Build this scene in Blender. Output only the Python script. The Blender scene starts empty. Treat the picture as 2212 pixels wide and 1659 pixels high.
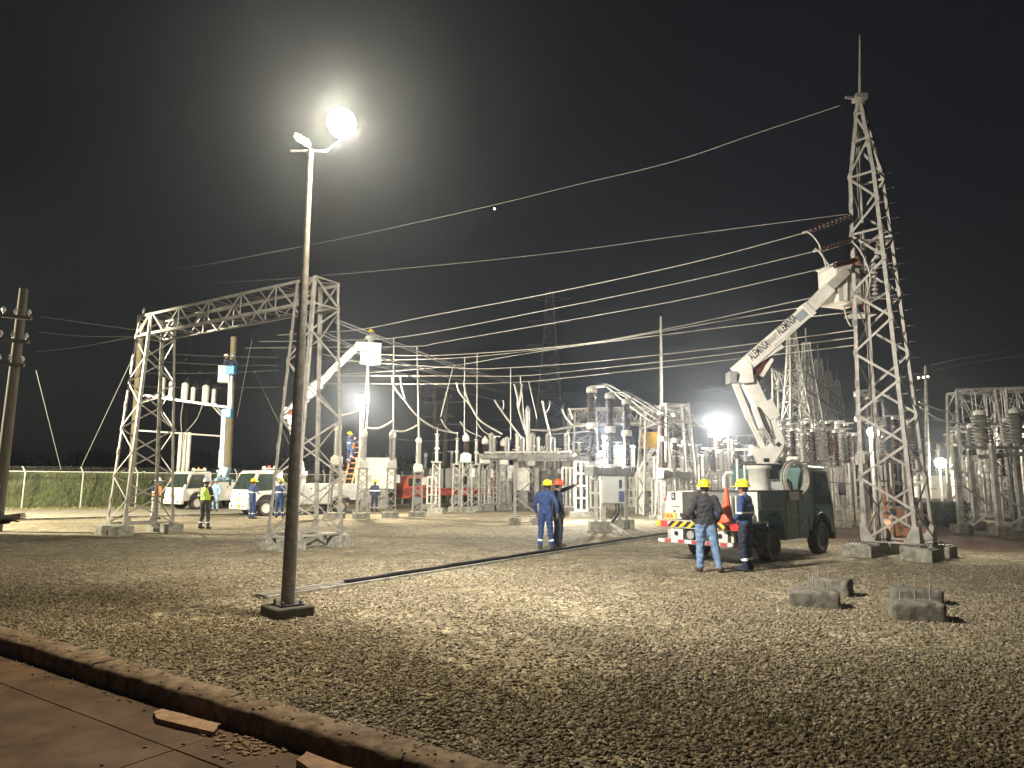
import bpy, math, random
import numpy as np
from mathutils import Vector, Matrix, Euler
R = math.radians
random.seed(7); RNG = np.random.default_rng(7)
scene = bpy.context.scene
col = scene.collection

# ------------------------------------------------------------------ camera
FPX, CX, CY, PITCH, ROLL, EYE = 1480.0, 1106.0, 829.5, R(8.11), 0.007, 1.7
cam_data = bpy.data.cameras.new('camera'); cam = bpy.data.objects.new('camera', cam_data); col.objects.link(cam)
cam_data.sensor_width = 36; cam_data.lens = 36 * FPX / 2212; cam_data.clip_start = .05; cam_data.clip_end = 1500
CAMR = Matrix.Rotation(R(90) + PITCH, 3, 'X') @ Matrix.Rotation(ROLL, 3, 'Z')
cam.matrix_world = Matrix.Translation((0, 0, EYE)) @ CAMR.to_4x4()
scene.camera = cam
# ------------------------------------------------------------------ night sky, exposure
world = bpy.data.worlds.new('World'); scene.world = world; world.use_nodes = True
wn, wl = world.node_tree.nodes, world.node_tree.links
bg = wn['Background']; sky = wn.new('ShaderNodeTexSky'); sky.sky_type = 'NISHITA'; sky.sun_disc = False
sky.sun_elevation = R(-3.0); sky.sun_rotation = R(250); sky.altitude = 0
hs = wn.new('ShaderNodeHueSaturation'); hs.inputs['Saturation'].default_value = .35
wl.new(sky.outputs[0], hs.inputs['Color'])
ad = wn.new('ShaderNodeMixRGB'); ad.blend_type = 'ADD'; ad.inputs[0].default_value = 1
nz = wn.new('ShaderNodeTexNoise'); nz.inputs['Scale'].default_value = 2.2; nz.inputs['Detail'].default_value = 3
cr = wn.new('ShaderNodeValToRGB')
cr.color_ramp.elements[0].position = .35; cr.color_ramp.elements[0].color = (.016, .022, .036, 1)
cr.color_ramp.elements[1].position = .75; cr.color_ramp.elements[1].color = (.034, .044, .070, 1)
wl.new(nz.outputs[0], cr.inputs[0]); wl.new(hs.outputs[0], ad.inputs[1]); wl.new(cr.outputs[0], ad.inputs[2])
wl.new(ad.outputs[0], bg.inputs['Color']); bg.inputs['Strength'].default_value = .10
scene.view_settings.view_transform = 'Standard'; scene.view_settings.look = 'None'
scene.view_settings.exposure = 0; scene.view_settings.gamma = 1; scene.view_settings.use_curve_mapping = False
scene.render.engine = 'CYCLES'
scene.cycles.volume_bounces = 0; scene.cycles.max_bounces = 6; scene.cycles.diffuse_bounces = 2
scene.cycles.sample_clamp_indirect = 3

# ------------------------------------------------------------------ picture to place
def ray(u, v):
    return CAMR @ Vector(((u - CX) / FPX, -(v - CY) / FPX, -1))
EYEV = Vector((0, 0, EYE))
def G(u, v, z=0.0):
    d = ray(u, v); return EYEV + d * ((z - EYE) / d.z)
def U(u, v, Y):
    d = ray(u, v); return EYEV + d * (Y / d.y)
def PL(u, v, A, B):
    """point of the pixel's ray on the vertical plane through A and B"""
    d = ray(u, v); n = Vector((-(B[1] - A[1]), B[0] - A[0], 0))
    return EYEV + d * ((Vector((A[0], A[1], 0)) - EYEV).dot(n) / d.dot(n))
def at(u, Y, z=0.0):
    """plan point at pixel column u (near the horizon), depth Y, height z"""
    p = U(u, 1040, Y); return Vector((p.x, Y, z))

# ------------------------------------------------------------------ materials
MATS = {}
def mat(name, c, rough=.6, metal=0.0, var=.25, scale=6, bump=0.0, emit=None, es=0, alpha=None, trans=0, c2=None, stretch=None, detail=6):
    if name in MATS: return MATS[name]
    m = bpy.data.materials.new(name); m.use_nodes = True; MATS[name] = m
    n, l = m.node_tree.nodes, m.node_tree.links
    b = n['Principled BSDF']
    b.inputs['Roughness'].default_value = rough; b.inputs['Metallic'].default_value = metal
    if trans: b.inputs['Transmission Weight'].default_value = trans
    if emit:
        b.inputs['Emission Color'].default_value = (*emit, 1); b.inputs['Emission Strength'].default_value = es
    if var > 0:
        tc = n.new('ShaderNodeTexCoord'); no = n.new('ShaderNodeTexNoise'); ra = n.new('ShaderNodeValToRGB')
        mp = n.new('ShaderNodeMapping'); l.new(tc.outputs['Object'], mp.inputs[0])
        if stretch: mp.inputs['Scale'].default_value = stretch
        no.inputs['Scale'].default_value = scale; no.inputs['Detail'].default_value = detail; no.inputs['Roughness'].default_value = .65
        l.new(mp.outputs[0], no.inputs[0]); l.new(no.outputs[0], ra.inputs[0]); l.new(ra.outputs[0], b.inputs['Base Color'])
        k = c2 if c2 else tuple(x * (1 - var) for x in c)
        ra.color_ramp.elements[0].position = .38; ra.color_ramp.elements[0].color = (*k, 1)
        ra.color_ramp.elements[1].position = .62; ra.color_ramp.elements[1].color = (*c, 1)
        if bump:
            bp = n.new('ShaderNodeBump'); bp.inputs['Strength'].default_value = bump; bp.inputs['Distance'].default_value = .02
            l.new(no.outputs[0], bp.inputs['Height']); l.new(bp.outputs[0], b.inputs['Normal'])
    else:
        b.inputs['Base Color'].default_value = (*c, 1)
    return m
GALV = mat('galvanised_steel', (.38, .365, .33), .55, .15, c2=(.25, .235, .205), scale=5, bump=.1)
GALVD = mat('weathered_steel', (.30, .29, .27), .6, .1, c2=(.16, .155, .14), scale=4)
POLE = mat('grey_painted_pole', (.26, .25, .23), .5, .2, c2=(.15, .145, .135), scale=12, bump=.1)
CONC = mat('concrete', (.33, .32, .27), .9, c2=(.15, .145, .115), scale=7, bump=.5)
CONCD = mat('damp_concrete', (.17, .16, .13), .9, c2=(.07, .065, .05), scale=8, bump=.6)
WPAINT = mat('white_paint', (.78, .77, .70), .4, c2=(.60, .58, .50), scale=3)
BOOMW = mat('boom_white', (.84, .83, .76), .45, c2=(.66, .64, .56), scale=2.2)
GREYD = mat('dark_grey_porcelain', (.20, .19, .165), .5, c2=(.12, .115, .10), scale=8)  # darker grey than grey_porcelain, for the right-edge insulators
BROWN = mat('brown_porcelain', (.045, .020, .016), .4, c2=(.028, .013, .011), scale=8)
GREYI = mat('grey_porcelain', (.42, .41, .37), .35, c2=(.28, .27, .24), scale=8)
ALU = mat('aluminium', (.66, .65, .60), .4, .3, c2=(.45, .44, .40), scale=6)
CABLE = mat('aluminium_cable', (.50, .48, .43), .5, .2, c2=(.38, .36, .32), scale=9)
WIRE = mat('wire_metal', (.22, .215, .20), .5, .3, var=0)
GREEN = mat('dark_green_paint', (.075, .175, .165), .4, c2=(.085, .135, .115), scale=3.5)
GREENB = mat('teal_green_paint', (.05, .18, .20), .4, c2=(.045, .13, .14), scale=3)
OLIVE = mat('faded_olive_paint', (.19, .20, .15), .6, c2=(.13, .14, .11), scale=4)
RUBBER = mat('tyre_rubber', (.03, .029, .027), .85, c2=(.05, .045, .035), scale=9)
DUSTY = mat('dusty_rubber', (.13, .10, .06), .9, c2=(.05, .045, .035), scale=7)
BLACK = mat('black_plastic', (.02, .02, .022), .5, c2=(.012, .012, .013), scale=9)
DARKM = mat('dark_metal', (.06, .06, .06), .55, .3, c2=(.03, .03, .03), scale=8)
GLASS = mat('window_glass', (.030, .045, .040), .08, var=0)
GREYP = mat('grey_paint', (.33, .335, .32), .5, c2=(.25, .25, .235), scale=3)
BLUEP = mat('sky_blue_paint', (.035, .24, .50), .4, c2=(.03, .20, .42), scale=4)
PBLUE = mat('pale_blue_paint', (.38, .55, .62), .4, c2=(.28, .44, .50), scale=4)
REDP = mat('red_paint', (.42, .05, .02), .5, c2=(.22, .03, .015), scale=4)
REDO = mat('orange_red_paint', (.75, .13, .03), .5, c2=(.6, .1, .02), scale=4)
YEL = mat('yellow_paint', (.80, .50, .04), .5, c2=(.65, .40, .03), scale=5)
ORANGE = mat('traffic_cone_orange', (.90, .12, .04), .5, c2=(.75, .09, .03), scale=7)
WOOD = mat('weathered_wood', (.24, .20, .12), .9, c2=(.13, .11, .065), scale=5, stretch=(3, 3, .4))
TAIL = mat('tail_light', (.6, .03, .03), .3, var=0, emit=(1, .05, .04), es=1.6)
HEADL = mat('headlight_glass', (.8, .8, .75), .2, var=0, emit=(1, .95, .8), es=3)
AMBER = mat('amber_lens', (.8, .25, .03), .3, var=0, emit=(1, .3, .05), es=.4)
LAMPE = mat('lamp_glow', (1, 1, 1), .5, var=0, emit=(1, .93, .78), es=80)
LAMPW = mat('lamp_glow_warm', (1, 1, 1), .5, var=0, emit=(1, .78, .42), es=45)
SIGNW = mat('reflective_white', (.85, .85, .82), .35, var=0)
SIGNR = mat('reflective_red', (.55, .05, .04), .35, var=0)

# ------------------------------------------------------------------ mesh helpers
WM = {}
def wmat(o):
    return WM.get(o.name, Matrix.Identity(4)) if o else Matrix.Identity(4)
def frame(d, up=(0, 0, 1)):
    d = Vector(d).normalized(); up = Vector(up)
    s = d.cross(up)
    if s.length < 1e-4: s = d.cross(Vector((1, 0, 0)))
    if s.length < 1e-4: s = d.cross(Vector((0, 1, 0)))
    s.normalize(); t = s.cross(d).normalized()
    return s, t, d
class MB:
    def __init__(s): s.v = []; s.f = []; s.m = []; s.sm = []; s.mi = 0
    def add(s, vs, fs, smooth=False):
        o = len(s.v); s.v += [tuple(v) for v in vs]
        for f in fs: s.f.append(tuple(o + i for i in f)); s.m.append(s.mi); s.sm.append(smooth)
        return s
    def hexa(s, p):
        return s.add(p, [(0, 3, 2, 1), (4, 5, 6, 7), (0, 1, 5, 4), (1, 2, 6, 5), (2, 3, 7, 6), (3, 0, 4, 7)])
    def box(s, c, d, rz=0, M=None):
        x, y, z = d[0] / 2, d[1] / 2, d[2] / 2
        p = [Vector(q) for q in [(-x, -y, -z), (x, -y, -z), (x, y, -z), (-x, y, -z), (-x, -y, z), (x, -y, z), (x, y, z), (-x, y, z)]]
        if rz: Rm = Matrix.Rotation(rz, 3, 'Z'); p = [Rm @ q for q in p]
        if M: p = [M @ q for q in p]
        return s.hexa([q + Vector(c) for q in p])
    def bar(s, p, q, w, h=None, up=(0, 0, 1), w2=None, h2=None):
        h = h or w; w2 = w2 or w; h2 = h2 or (h if w2 == w else w2)
        p, q = Vector(p), Vector(q); a, b, d = frame(q - p, up)
        P = [p + a * i * w / 2 + b * j * h / 2 for i, j in ((-1, -1), (1, -1), (1, 1), (-1, 1))]
        Q = [q + a * i * w2 / 2 + b * j * h2 / 2 for i, j in ((-1, -1), (1, -1), (1, 1), (-1, 1))]
        return s.hexa(P + Q)
    def angle(s, p, q, w, n1, n2, t=.01):
        """rolled angle section: two flanges going off the corner line along n1 and n2"""
        p, q, n1, n2 = Vector(p), Vector(q), Vector(n1).normalized(), Vector(n2).normalized()
        for a, b in ((n1, n2), (n2, n1)):
            o = b * (t if a is n2 else 0) * 0
            P = [p + o, p + a * w + o, p + a * w + b * t + o, p + b * t + o]
            s.hexa(P + [x + (q - p) for x in P])
        return s
    def tube(s, pts, r, n=6, closed=False, smooth=True):
        pts = [Vector(p) for p in pts]; k = len(pts); rr = r if isinstance(r, (list, tuple)) else [r] * k
        vs = []; prev = None
        for i, p in enumerate(pts):
            d = (pts[(i + 1) % k] - pts[i - 1]) if closed else (pts[min(i + 1, k - 1)] - pts[max(i - 1, 0)])
            if prev is None: a, b, _ = frame(d)
            else:
                d = d.normalized(); a = prev - d * prev.dot(d)
                a = a.normalized() if a.length > 1e-5 else frame(d)[0]; b = a.cross(d).normalized()
            prev = a
            for j in range(n):
                t = 2 * math.pi * j / n; vs.append(p + (a * math.cos(t) + b * math.sin(t)) * rr[i])
        fs = []
        for i in range(k if closed else k - 1):
            i2 = (i + 1) % k
            for j in range(n):
                fs.append((i * n + j, i2 * n + j, i2 * n + (j + 1) % n, i * n + (j + 1) % n))
        s.add(vs, fs, smooth)
        if not closed: s.add(vs[:n] + vs[-n:], [tuple(range(n)), tuple(range(2 * n - 1, n - 1, -1))])
        return s
    def lathe(s, prof, base=(0, 0, 0), n=12, ax=(0, 0, 1), sx=1, sy=1, smooth=True, caps=True):
        """prof: list of (radius, height)"""
        base = Vector(base); d = Vector(ax).normalized()
        if abs(d.z) > .999: a, b = Vector((1, 0, 0)), Vector((0, 1, 0)) * (1 if d.z > 0 else -1)
        else: a, b, d = frame(d)
        vs = [base + d * z + (a * math.cos(2 * math.pi * j / n) * sx + b * math.sin(2 * math.pi * j / n) * sy) * max(r, .0005) for r, z in prof for j in range(n)]
        fs = [(i * n + j, i * n + (j + 1) % n, (i + 1) * n + (j + 1) % n, (i + 1) * n + j) for i in range(len(prof) - 1) for j in range(n)]
        s.add(vs, fs, smooth)
        if not caps: return s
        k = len(prof); return s.add(vs[:n] + vs[-n:], [tuple(range(n - 1, -1, -1)), tuple(range(n, 2 * n))])
    def prism(s, poly, o, ux, uy, th):
        """poly in the plane (ux, uy) from o, thick th along ux x uy, centred"""
        o, ux, uy = Vector(o), Vector(ux), Vector(uy); nn = ux.cross(uy).normalized() * th / 2
        P = [o + ux * x + uy * y for x, y in poly]; k = len(P)
        return s.add([p - nn for p in P] + [p + nn for p in P],
                     [tuple(range(k - 1, -1, -1)), tuple(range(k, 2 * k))] + [(i, (i + 1) % k, k + (i + 1) % k, k + i) for i in range(k)])
    def ball(s, c, r, n=10, sc=(1, 1, 1)):
        k = max(4, n // 2); prof = [(math.sin(math.pi * i / k), -math.cos(math.pi * i / k)) for i in range(k + 1)]
        c = Vector(c); vs = [c + Vector((max(a, .002) * math.cos(2 * math.pi * j / n) * r * sc[0], max(a, .002) * math.sin(2 * math.pi * j / n) * r * sc[1], z * r * sc[2])) for a, z in prof for j in range(n)]
        return s.add(vs, [(i * n + j, i * n + (j + 1) % n, (i + 1) * n + (j + 1) % n, (i + 1) * n + j) for i in range(k) for j in range(n)], True)
    def mesh(s, name, mats, M=None):
        me = bpy.data.meshes.new(name); vs = s.v
        if M is not None: vs = [M @ Vector(v) for v in vs]
        me.from_pydata([tuple(v) for v in vs], [], s.f)
        for m in (mats if isinstance(mats, (list, tuple)) else [mats]): me.materials.append(m)
        me.polygons.foreach_set('material_index', s.m); me.polygons.foreach_set('use_smooth', s.sm)
        me.update(); return me
    def build(s, name, mats, parent=None, bevel=0, local=False, label=None):
        M = None if local or parent is None else wmat(parent).inverted()
        o = bpy.data.objects.new(name, s.mesh(name, mats, M)); col.objects.link(o)
        if parent is not None: o.parent = parent; WM[o.name] = wmat(parent)
        if bevel:
            b = o.modifiers.new('edge', 'BEVEL'); b.width = bevel; b.segments = 2; b.limit_method = 'ANGLE'; b.angle_limit = R(40)
        if label: o['label'] = label
        return o
def tag(o, label, cat, group=None):
    o['label'] = label; o['category'] = cat
    if group: o['group'] = group
    return o
def thing(name, label, cat, loc=(0, 0, 0), rz=0, group=None):
    o = bpy.data.objects.new(name, None); col.objects.link(o); o.empty_display_size = .2
    o.location = loc; o.rotation_euler = (0, 0, rz)
    WM[o.name] = Matrix.Translation(Vector(loc)) @ Matrix.Rotation(rz, 4, 'Z')
    return tag(o, label, cat, group)
def single(name, mb, mats, label, cat, loc=(0, 0, 0), group=None, bevel=0):
    """a thing that is one mesh; mb in world coordinates"""
    loc = Vector(loc); me = mb.mesh(name, mats, Matrix.Translation(-loc)); o = bpy.data.objects.new(name, me); col.objects.link(o); o.location = loc
    if bevel:
        b = o.modifiers.new('edge', 'BEVEL'); b.width = bevel; b.segments = 2; b.limit_method = 'ANGLE'
    return tag(o, label, cat, group)
def kind(o, k):
    o['kind'] = k; return o
def dup(o, loc, rz=None, label=None, group=None, sc=None, parent=None):
    c = o.copy(); col.objects.link(c)
    if parent is not None: c.parent = parent
    else:
        c.location = loc
        if rz is not None: c.rotation_euler = (0, 0, rz)
        if label: c['label'] = label
        if group: c['group'] = group
        if sc: c.scale = sc if isinstance(sc, tuple) else (sc, sc, sc)
        WM[c.name] = Matrix.LocRotScale(Vector(loc), Euler((0, 0, c.rotation_euler.z)), c.scale)
    for ch in list(o.children): dup(ch, None, parent=c)
    return c
def facing(fx, fy): return math.atan2(-fx, fy)
def catenary(p, q, sag, n=14):
    p, q = Vector(p), Vector(q); return [p.lerp(q, i / n) - Vector((0, 0, 4 * sag * (i / n) * (1 - i / n))) for i in range(n + 1)]
def smoothline(pts, n=5):
    P = [Vector(p) for p in pts]; P = [P[0] * 2 - P[1]] + P + [P[-1] * 2 - P[-2]]; out = []
    for i in range(1, len(P) - 2):
        a, b, c, d = P[i - 1:i + 3]
        for k in range(n):
            t = k / n; out.append(.5 * ((2 * b) + (c - a) * t + (2 * a - 5 * b + 4 * c - d) * t * t + (3 * b - a - 3 * c + d) * t ** 3))
    return out + [P[-2]]
def text_part(txt, size, o, ux, uy, m, parent, name='lettering', th=.002, sx=1.0, cx=True):
    cu = bpy.data.curves.new(name, 'FONT'); cu.body = txt; cu.size = size; cu.extrude = th; cu.resolution_u = 2
    cu.offset = size * .018
    if cx: cu.align_x = 'CENTER'; cu.align_y = 'CENTER'
    t = bpy.data.objects.new(name, cu); me = bpy.data.meshes.new_from_object(t); bpy.data.objects.remove(t)
    ux, uy = Vector(ux).normalized(), Vector(uy).normalized(); uz = ux.cross(uy)
    M = Matrix(((ux.x * sx, uy.x, uz.x, o[0]), (ux.y * sx, uy.y, uz.y, o[1]), (ux.z * sx, uy.z, uz.z, o[2]), (0, 0, 0, 1)))
    me.transform(wmat(parent).inverted() @ M); me.materials.clear(); me.materials.append(m)
    ob = bpy.data.objects.new(name, me); col.objects.link(ob); ob.parent = parent; WM[ob.name] = wmat(parent); return ob
def lamp_light(name, loc, power, colr=(1, .9, .72), r=.15, spot=None, target=None, blend=.5):
    ld = bpy.data.lights.new(name, 'SPOT' if spot else 'POINT'); ld.energy = power; ld.color = colr; ld.shadow_soft_size = r
    if spot: ld.spot_size = R(spot); ld.spot_blend = blend
    o = bpy.data.objects.new(name, ld); col.objects.link(o); o.location = loc
    if target is not None: o.rotation_euler = (Vector(target) - Vector(loc)).to_track_quat('-Z', 'Y').to_euler()
    return o
# ------------------------------------------------------------------ ground, gravel, road
def ground_mat():
    m = bpy.data.materials.new('gravel_ground'); m.use_nodes = True; n, l = m.node_tree.nodes, m.node_tree.links; b = n['Principled BSDF']
    b.inputs['Roughness'].default_value = .95
    tc = n.new('ShaderNodeTexCoord')
    def noise(s, d=4, r=.6):
        x = n.new('ShaderNodeTexNoise'); x.inputs['Scale'].default_value = s; x.inputs['Detail'].default_value = d; x.inputs['Roughness'].default_value = r
        l.new(tc.outputs['Object'], x.inputs[0]); return x
    def ramp(src, p0, c0, p1, c1):
        x = n.new('ShaderNodeValToRGB'); x.color_ramp.elements[0].position = p0; x.color_ramp.elements[0].color = (*c0, 1)
        x.color_ramp.elements[1].position = p1; x.color_ramp.elements[1].color = (*c1, 1); l.new(src, x.inputs[0]); return x
    def mix(f, a, bb, t='MIX'):
        x = n.new('ShaderNodeMixRGB'); x.blend_type = t
        if isinstance(f, float): x.inputs[0].default_value = f
        else: l.new(f, x.inputs[0])
        l.new(a, x.inputs[1]); l.new(bb, x.inputs[2]); return x
    vo = n.new('ShaderNodeTexVoronoi'); vo.inputs['Scale'].default_value = 26; l.new(tc.outputs['Object'], vo.inputs[0])
    sep = n.new('ShaderNodeSeparateColor'); l.new(vo.outputs['Color'], sep.inputs[0])
    stones = ramp(sep.outputs[0], .05, (.075, .066, .046), .95, (.50, .44, .31))
    vo2 = n.new('ShaderNodeTexVoronoi'); vo2.inputs['Scale'].default_value = 7; l.new(tc.outputs['Object'], vo2.inputs[0])
    sep2 = n.new('ShaderNodeSeparateColor'); l.new(vo2.outputs['Color'], sep2.inputs[0])
    coarse = ramp(sep2.outputs[0], .1, (.6, .6, .58), .9, (1.3, 1.3, 1.28))
    c = mix(1.0, stones.outputs[0], coarse.outputs[0], 'MULTIPLY')
    straw = ramp(noise(1.1, 8, .75).outputs[0], .45, (0, 0, 0), .62, (1, 1, 1))
    sc = ramp(noise(30, 5).outputs[0], .35, (.16, .135, .075), .7, (.34, .29, .20))
    c = mix(straw.outputs[0], c.outputs[0], sc.outputs[0])
    grn = ramp(noise(.35, 7, .7).outputs[0], .56, (0, 0, 0), .72, (.7, .7, .7)); gc = ramp(noise(22, 4).outputs[0], .35, (.05, .055, .018), .7, (.16, .16, .06))
    c = mix(grn.outputs[0], c.outputs[0], gc.outputs[0])
    # bare red soil behind the pylon on the right
    geo = n.new('ShaderNodeVectorMath'); geo.operation = 'DISTANCE'; wob = n.new('ShaderNodeVectorMath'); wob.operation = 'MULTIPLY_ADD'
    wob.inputs[1].default_value = (3, 3, 0); nzz = noise(.6, 4); l.new(nzz.outputs['Color'], wob.inputs[0]); l.new(tc.outputs['Object'], wob.inputs[2])
    l.new(wob.outputs[0], geo.inputs[0]); geo.inputs[1].default_value = (16.5, 25.5, 0)
    rm = n.new('ShaderNodeMapRange'); rm.inputs[1].default_value = 8.0; rm.inputs[2].default_value = 5.0; l.new(geo.outputs['Value'], rm.inputs[0])
    rc = ramp(noise(9, 6).outputs[0], .35, (.04, .02, .012), .7, (.10, .045, .026))
    c = mix(rm.outputs[0], c.outputs[0], rc.outputs[0])
    big = ramp(noise(.28, 5, .6).outputs[0], .36, (.55, .52, .46), .62, (1.02, 1.01, 1.0)); c = mix(1.0, c.outputs[0], big.outputs[0], 'MULTIPLY')
    l.new(c.outputs[0], b.inputs['Base Color'])
    hh = n.new('ShaderNodeMath'); hh.operation = 'ADD'; l.new(vo.outputs['Distance'], hh.inputs[0]); nb = noise(14, 6, .7); l.new(nb.outputs[0], hh.inputs[1])
    bp = n.new('ShaderNodeBump'); bp.inputs['Strength'].default_value = 1; bp.inputs['Distance'].default_value = .018
    l.new(hh.outputs[0], bp.inputs['Height']); l.new(bp.outputs[0], b.inputs['Normal']); return m
GM = ground_mat()
CA, CB = G(1042, 1653), G(0, 1358)                       # inner edge of the kerb
kd = (CB - CA); kd.z = 0; kd.normalize(); kn = Vector((kd.y, -kd.x, 0))    # kn points to the gravel side
if kn.y < 0: kn = -kn
def K(s, t, z=0.0): return CA + kd * s + kn * t + Vector((0, 0, z))        # kerb coordinates
S0, S1, T0 = -9.0, 17.0, -9.0
xs = [-350, S0, -3, 1, 4, 8, S1, 350]; ts = [-350, T0, 0, 350]
g = MB()
for i in range(len(xs) - 1):
    for j in range(3):
        if j == 1 and 0 < i < len(xs) - 2: continue
        g.add([K(xs[i], ts[j]), K(xs[i + 1], ts[j]), K(xs[i + 1], ts[j + 1]), K(xs[i], ts[j + 1])], [(0, 1, 2, 3)] if kd.cross(kn).z > 0 else [(3, 2, 1, 0)])
kind(g.build('ground', GM), 'structure')

# scattered crushed stone near the viewer (uncountable)
def stones(n, ymin, ymax, name, m, smin, smax, zoff=.0):
    ico = []; ph = (1 + 5 ** .5) / 2
    V0 = np.array([(-1, ph, 0), (1, ph, 0), (-1, -ph, 0), (1, -ph, 0), (0, -1, ph), (0, 1, ph), (0, -1, -ph), (0, 1, -ph), (ph, 0, -1), (ph, 0, 1), (-ph, 0, -1), (-ph, 0, 1)], float) / 1.9
    F0 = np.array([(0, 11, 5), (0, 5, 1), (0, 1, 7), (0, 7, 10), (0, 10, 11), (1, 5, 9), (5, 11, 4), (11, 10, 2), (10, 7, 6), (7, 1, 8), (3, 9, 4), (3, 4, 2), (3, 2, 6), (3, 6, 8), (3, 8, 9), (4, 9, 5), (2, 4, 11), (6, 2, 10), (8, 6, 7), (9, 8, 1)])
    u = RNG.random(n * 4); y = ymin * (ymax / ymin) ** u if ymax > 3 * ymin else ymin + (ymax - ymin) * u
    x = (RNG.random(n * 4) * 1.62 - .81) * y
    P = np.stack([x, y], 1); rel = P - np.array([CA.x, CA.y]); t = rel @ np.array([kn.x, kn.y])
    P = P[t > .02]; pt = np.sin(P[:, 0] * 1.3 + 1.7 * np.sin(P[:, 1] * .7)) * np.sin(P[:, 1] * 1.1 + 1.3 * np.sin(P[:, 0] * .9)); P = P[(pt > -.3) | (RNG.random(len(P)) < .4)][:n]; k = len(P)
    jit = 1 + (RNG.random((8, 12, 3)) - .5) * .75
    sz = smin + (smax - smin) * RNG.random(k) ** 2.2; lib = RNG.integers(0, 8, k)
    V = V0[None] * jit[lib] * sz[:, None, None] * .5
    V *= np.stack([1 + RNG.random(k) * .7, np.ones(k), .34 + .36 * RNG.random(k)], 1)[:, None, :]
    # tilt and turn
    a = RNG.random(k) * 6.283; b = (RNG.random(k) - .5) * 1.4
    ca, sa, cb, sb = np.cos(a)[:, None], np.sin(a)[:, None], np.cos(b)[:, None], np.sin(b)[:, None]
    X, Y, Z = V[..., 0], V[..., 1], V[..., 2]; X, Z = X * cb - Z * sb, X * sb + Z * cb; X, Y = X * ca - Y * sa, X * sa + Y * ca
    W = np.stack([X + P[:, :1], Y + P[:, 1:2], Z + (sz * .12)[:, None] + zoff], -1).reshape(-1, 3)
    Fc = (F0[None] + (np.arange(k) * 12)[:, None, None]).reshape(-1, 3)
    me = bpy.data.meshes.new(name); me.vertices.add(len(W)); me.vertices.foreach_set('co', W.astype(np.float32).ravel())
    me.loops.add(len(Fc) * 3); me.polygons.add(len(Fc)); me.loops.foreach_set('vertex_index', Fc.astype(np.int32).ravel())
    me.polygons.foreach_set('loop_start', np.arange(0, len(Fc) * 3, 3, dtype=np.int32)); me.update(calc_edges=True); me.materials.append(m)
    o = bpy.data.objects.new(name, me); col.objects.link(o); return kind(o, 'stuff')
def stone_mat():
    m = bpy.data.materials.new('crushed_stone'); m.use_nodes = True; n, l = m.node_tree.nodes, m.node_tree.links; b = n['Principled BSDF']; b.inputs['Roughness'].default_value = .85
    ge = n.new('ShaderNodeNewGeometry'); ra = n.new('ShaderNodeValToRGB'); l.new(ge.outputs['Random Per Island'], ra.inputs[0])
    e = ra.color_ramp.elements; e[0].color = (.085, .07, .05, 1); e[1].color = (.48, .43, .34, 1); e[1].position = 1
    x = e.new(.45); x.color = (.22, .18, .115, 1); x = e.new(.8); x.color = (.30, .245, .155, 1)
    no = n.new('ShaderNodeTexNoise'); no.inputs['Scale'].default_value = 60; mx = n.new('ShaderNodeMixRGB'); mx.blend_type = 'MULTIPLY'; mx.inputs[0].default_value = .5
    l.new(ra.outputs[0], mx.inputs[1]); l.new(no.outputs[0], mx.inputs[2]); l.new(mx.outputs[0], b.inputs['Base Color']); return m
STM = stone_mat()
stones(110000, 4.3, 15, 'gravel', STM, .010, .044)
# dry grass tufts between the stones
def blades(name, cs, m, h0, h1, w, spread, nb, lean=.6):
    cs = np.array(cs); k = len(cs) * nb; c = np.repeat(cs, nb, 0); b = c[:, :2] + RNG.normal(0, spread, (k, 2)); a = RNG.random(k) * 6.283; h = h0 + (h1 - h0) * RNG.random(k)
    le = RNG.random(k) * lean; zz = c[:, 2] if cs.shape[1] > 2 else np.zeros(k)
    dx, dy = np.cos(a), np.sin(a); W = np.zeros((k, 3, 3)); W[:, 0] = np.stack([b[:, 0] - dy * w, b[:, 1] + dx * w, zz], 1); W[:, 1] = np.stack([b[:, 0] + dy * w, b[:, 1] - dx * w, zz], 1)
    W[:, 2] = np.stack([b[:, 0] + dx * h * le, b[:, 1] + dy * h * le, zz + h * np.sqrt(np.maximum(.05, 1 - le * le))], 1)
    me = bpy.data.meshes.new(name); me.vertices.add(k * 3); me.vertices.foreach_set('co', W.astype(np.float32).ravel()); me.loops.add(k * 3); me.polygons.add(k)
    me.loops.foreach_set('vertex_index', np.arange(k * 3, dtype=np.int32)); me.polygons.foreach_set('loop_start', np.arange(0, k * 3, 3, dtype=np.int32)); me.update(calc_edges=True); me.materials.append(m)
    o = bpy.data.objects.new(name, me); col.objects.link(o); return kind(o, 'stuff')
DRY = mat('dry_grass', (.36, .31, .18), .9, c2=(.17, .16, .06), scale=1.3)
GRN = mat('green_grass', (.11, .13, .035), .9, c2=(.06, .075, .02), scale=1.5)
cs = []
while len(cs) < 2600:
    y = 4.6 * (30 / 4.6) ** RNG.random(); x = (RNG.random() * 1.56 - .78) * y
    if (Vector((x, y, 0)) - CA).dot(kn) > .05: cs.append((x, y, 0))
blades('dry_grass', cs, DRY, .02, .075, .0035, .09, 12, .95)
cs = []
for (u, v, rr, n) in ((1340, 1510, .5, 130), (2130, 1480, .9, 200), (1980, 1400, .8, 120), (1760, 1560, .4, 60), (2000, 1620, .4, 60), (560, 1610, .3, 20), (840, 1590, .4, 26), (250, 1350, .8, 30), (1650, 1620, .3, 20), (1900, 1540, .5, 30)):
    p = G(u, v)
    for i in range(n):
        q = p + Vector((RNG.normal(0, rr), RNG.normal(0, rr), 0))
        if (q - CA).dot(kn) > .05: cs.append((q.x, q.y, 0))
blades('green_grass', cs, GRN, .02, .06, .003, .05, 14, .9)
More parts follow.
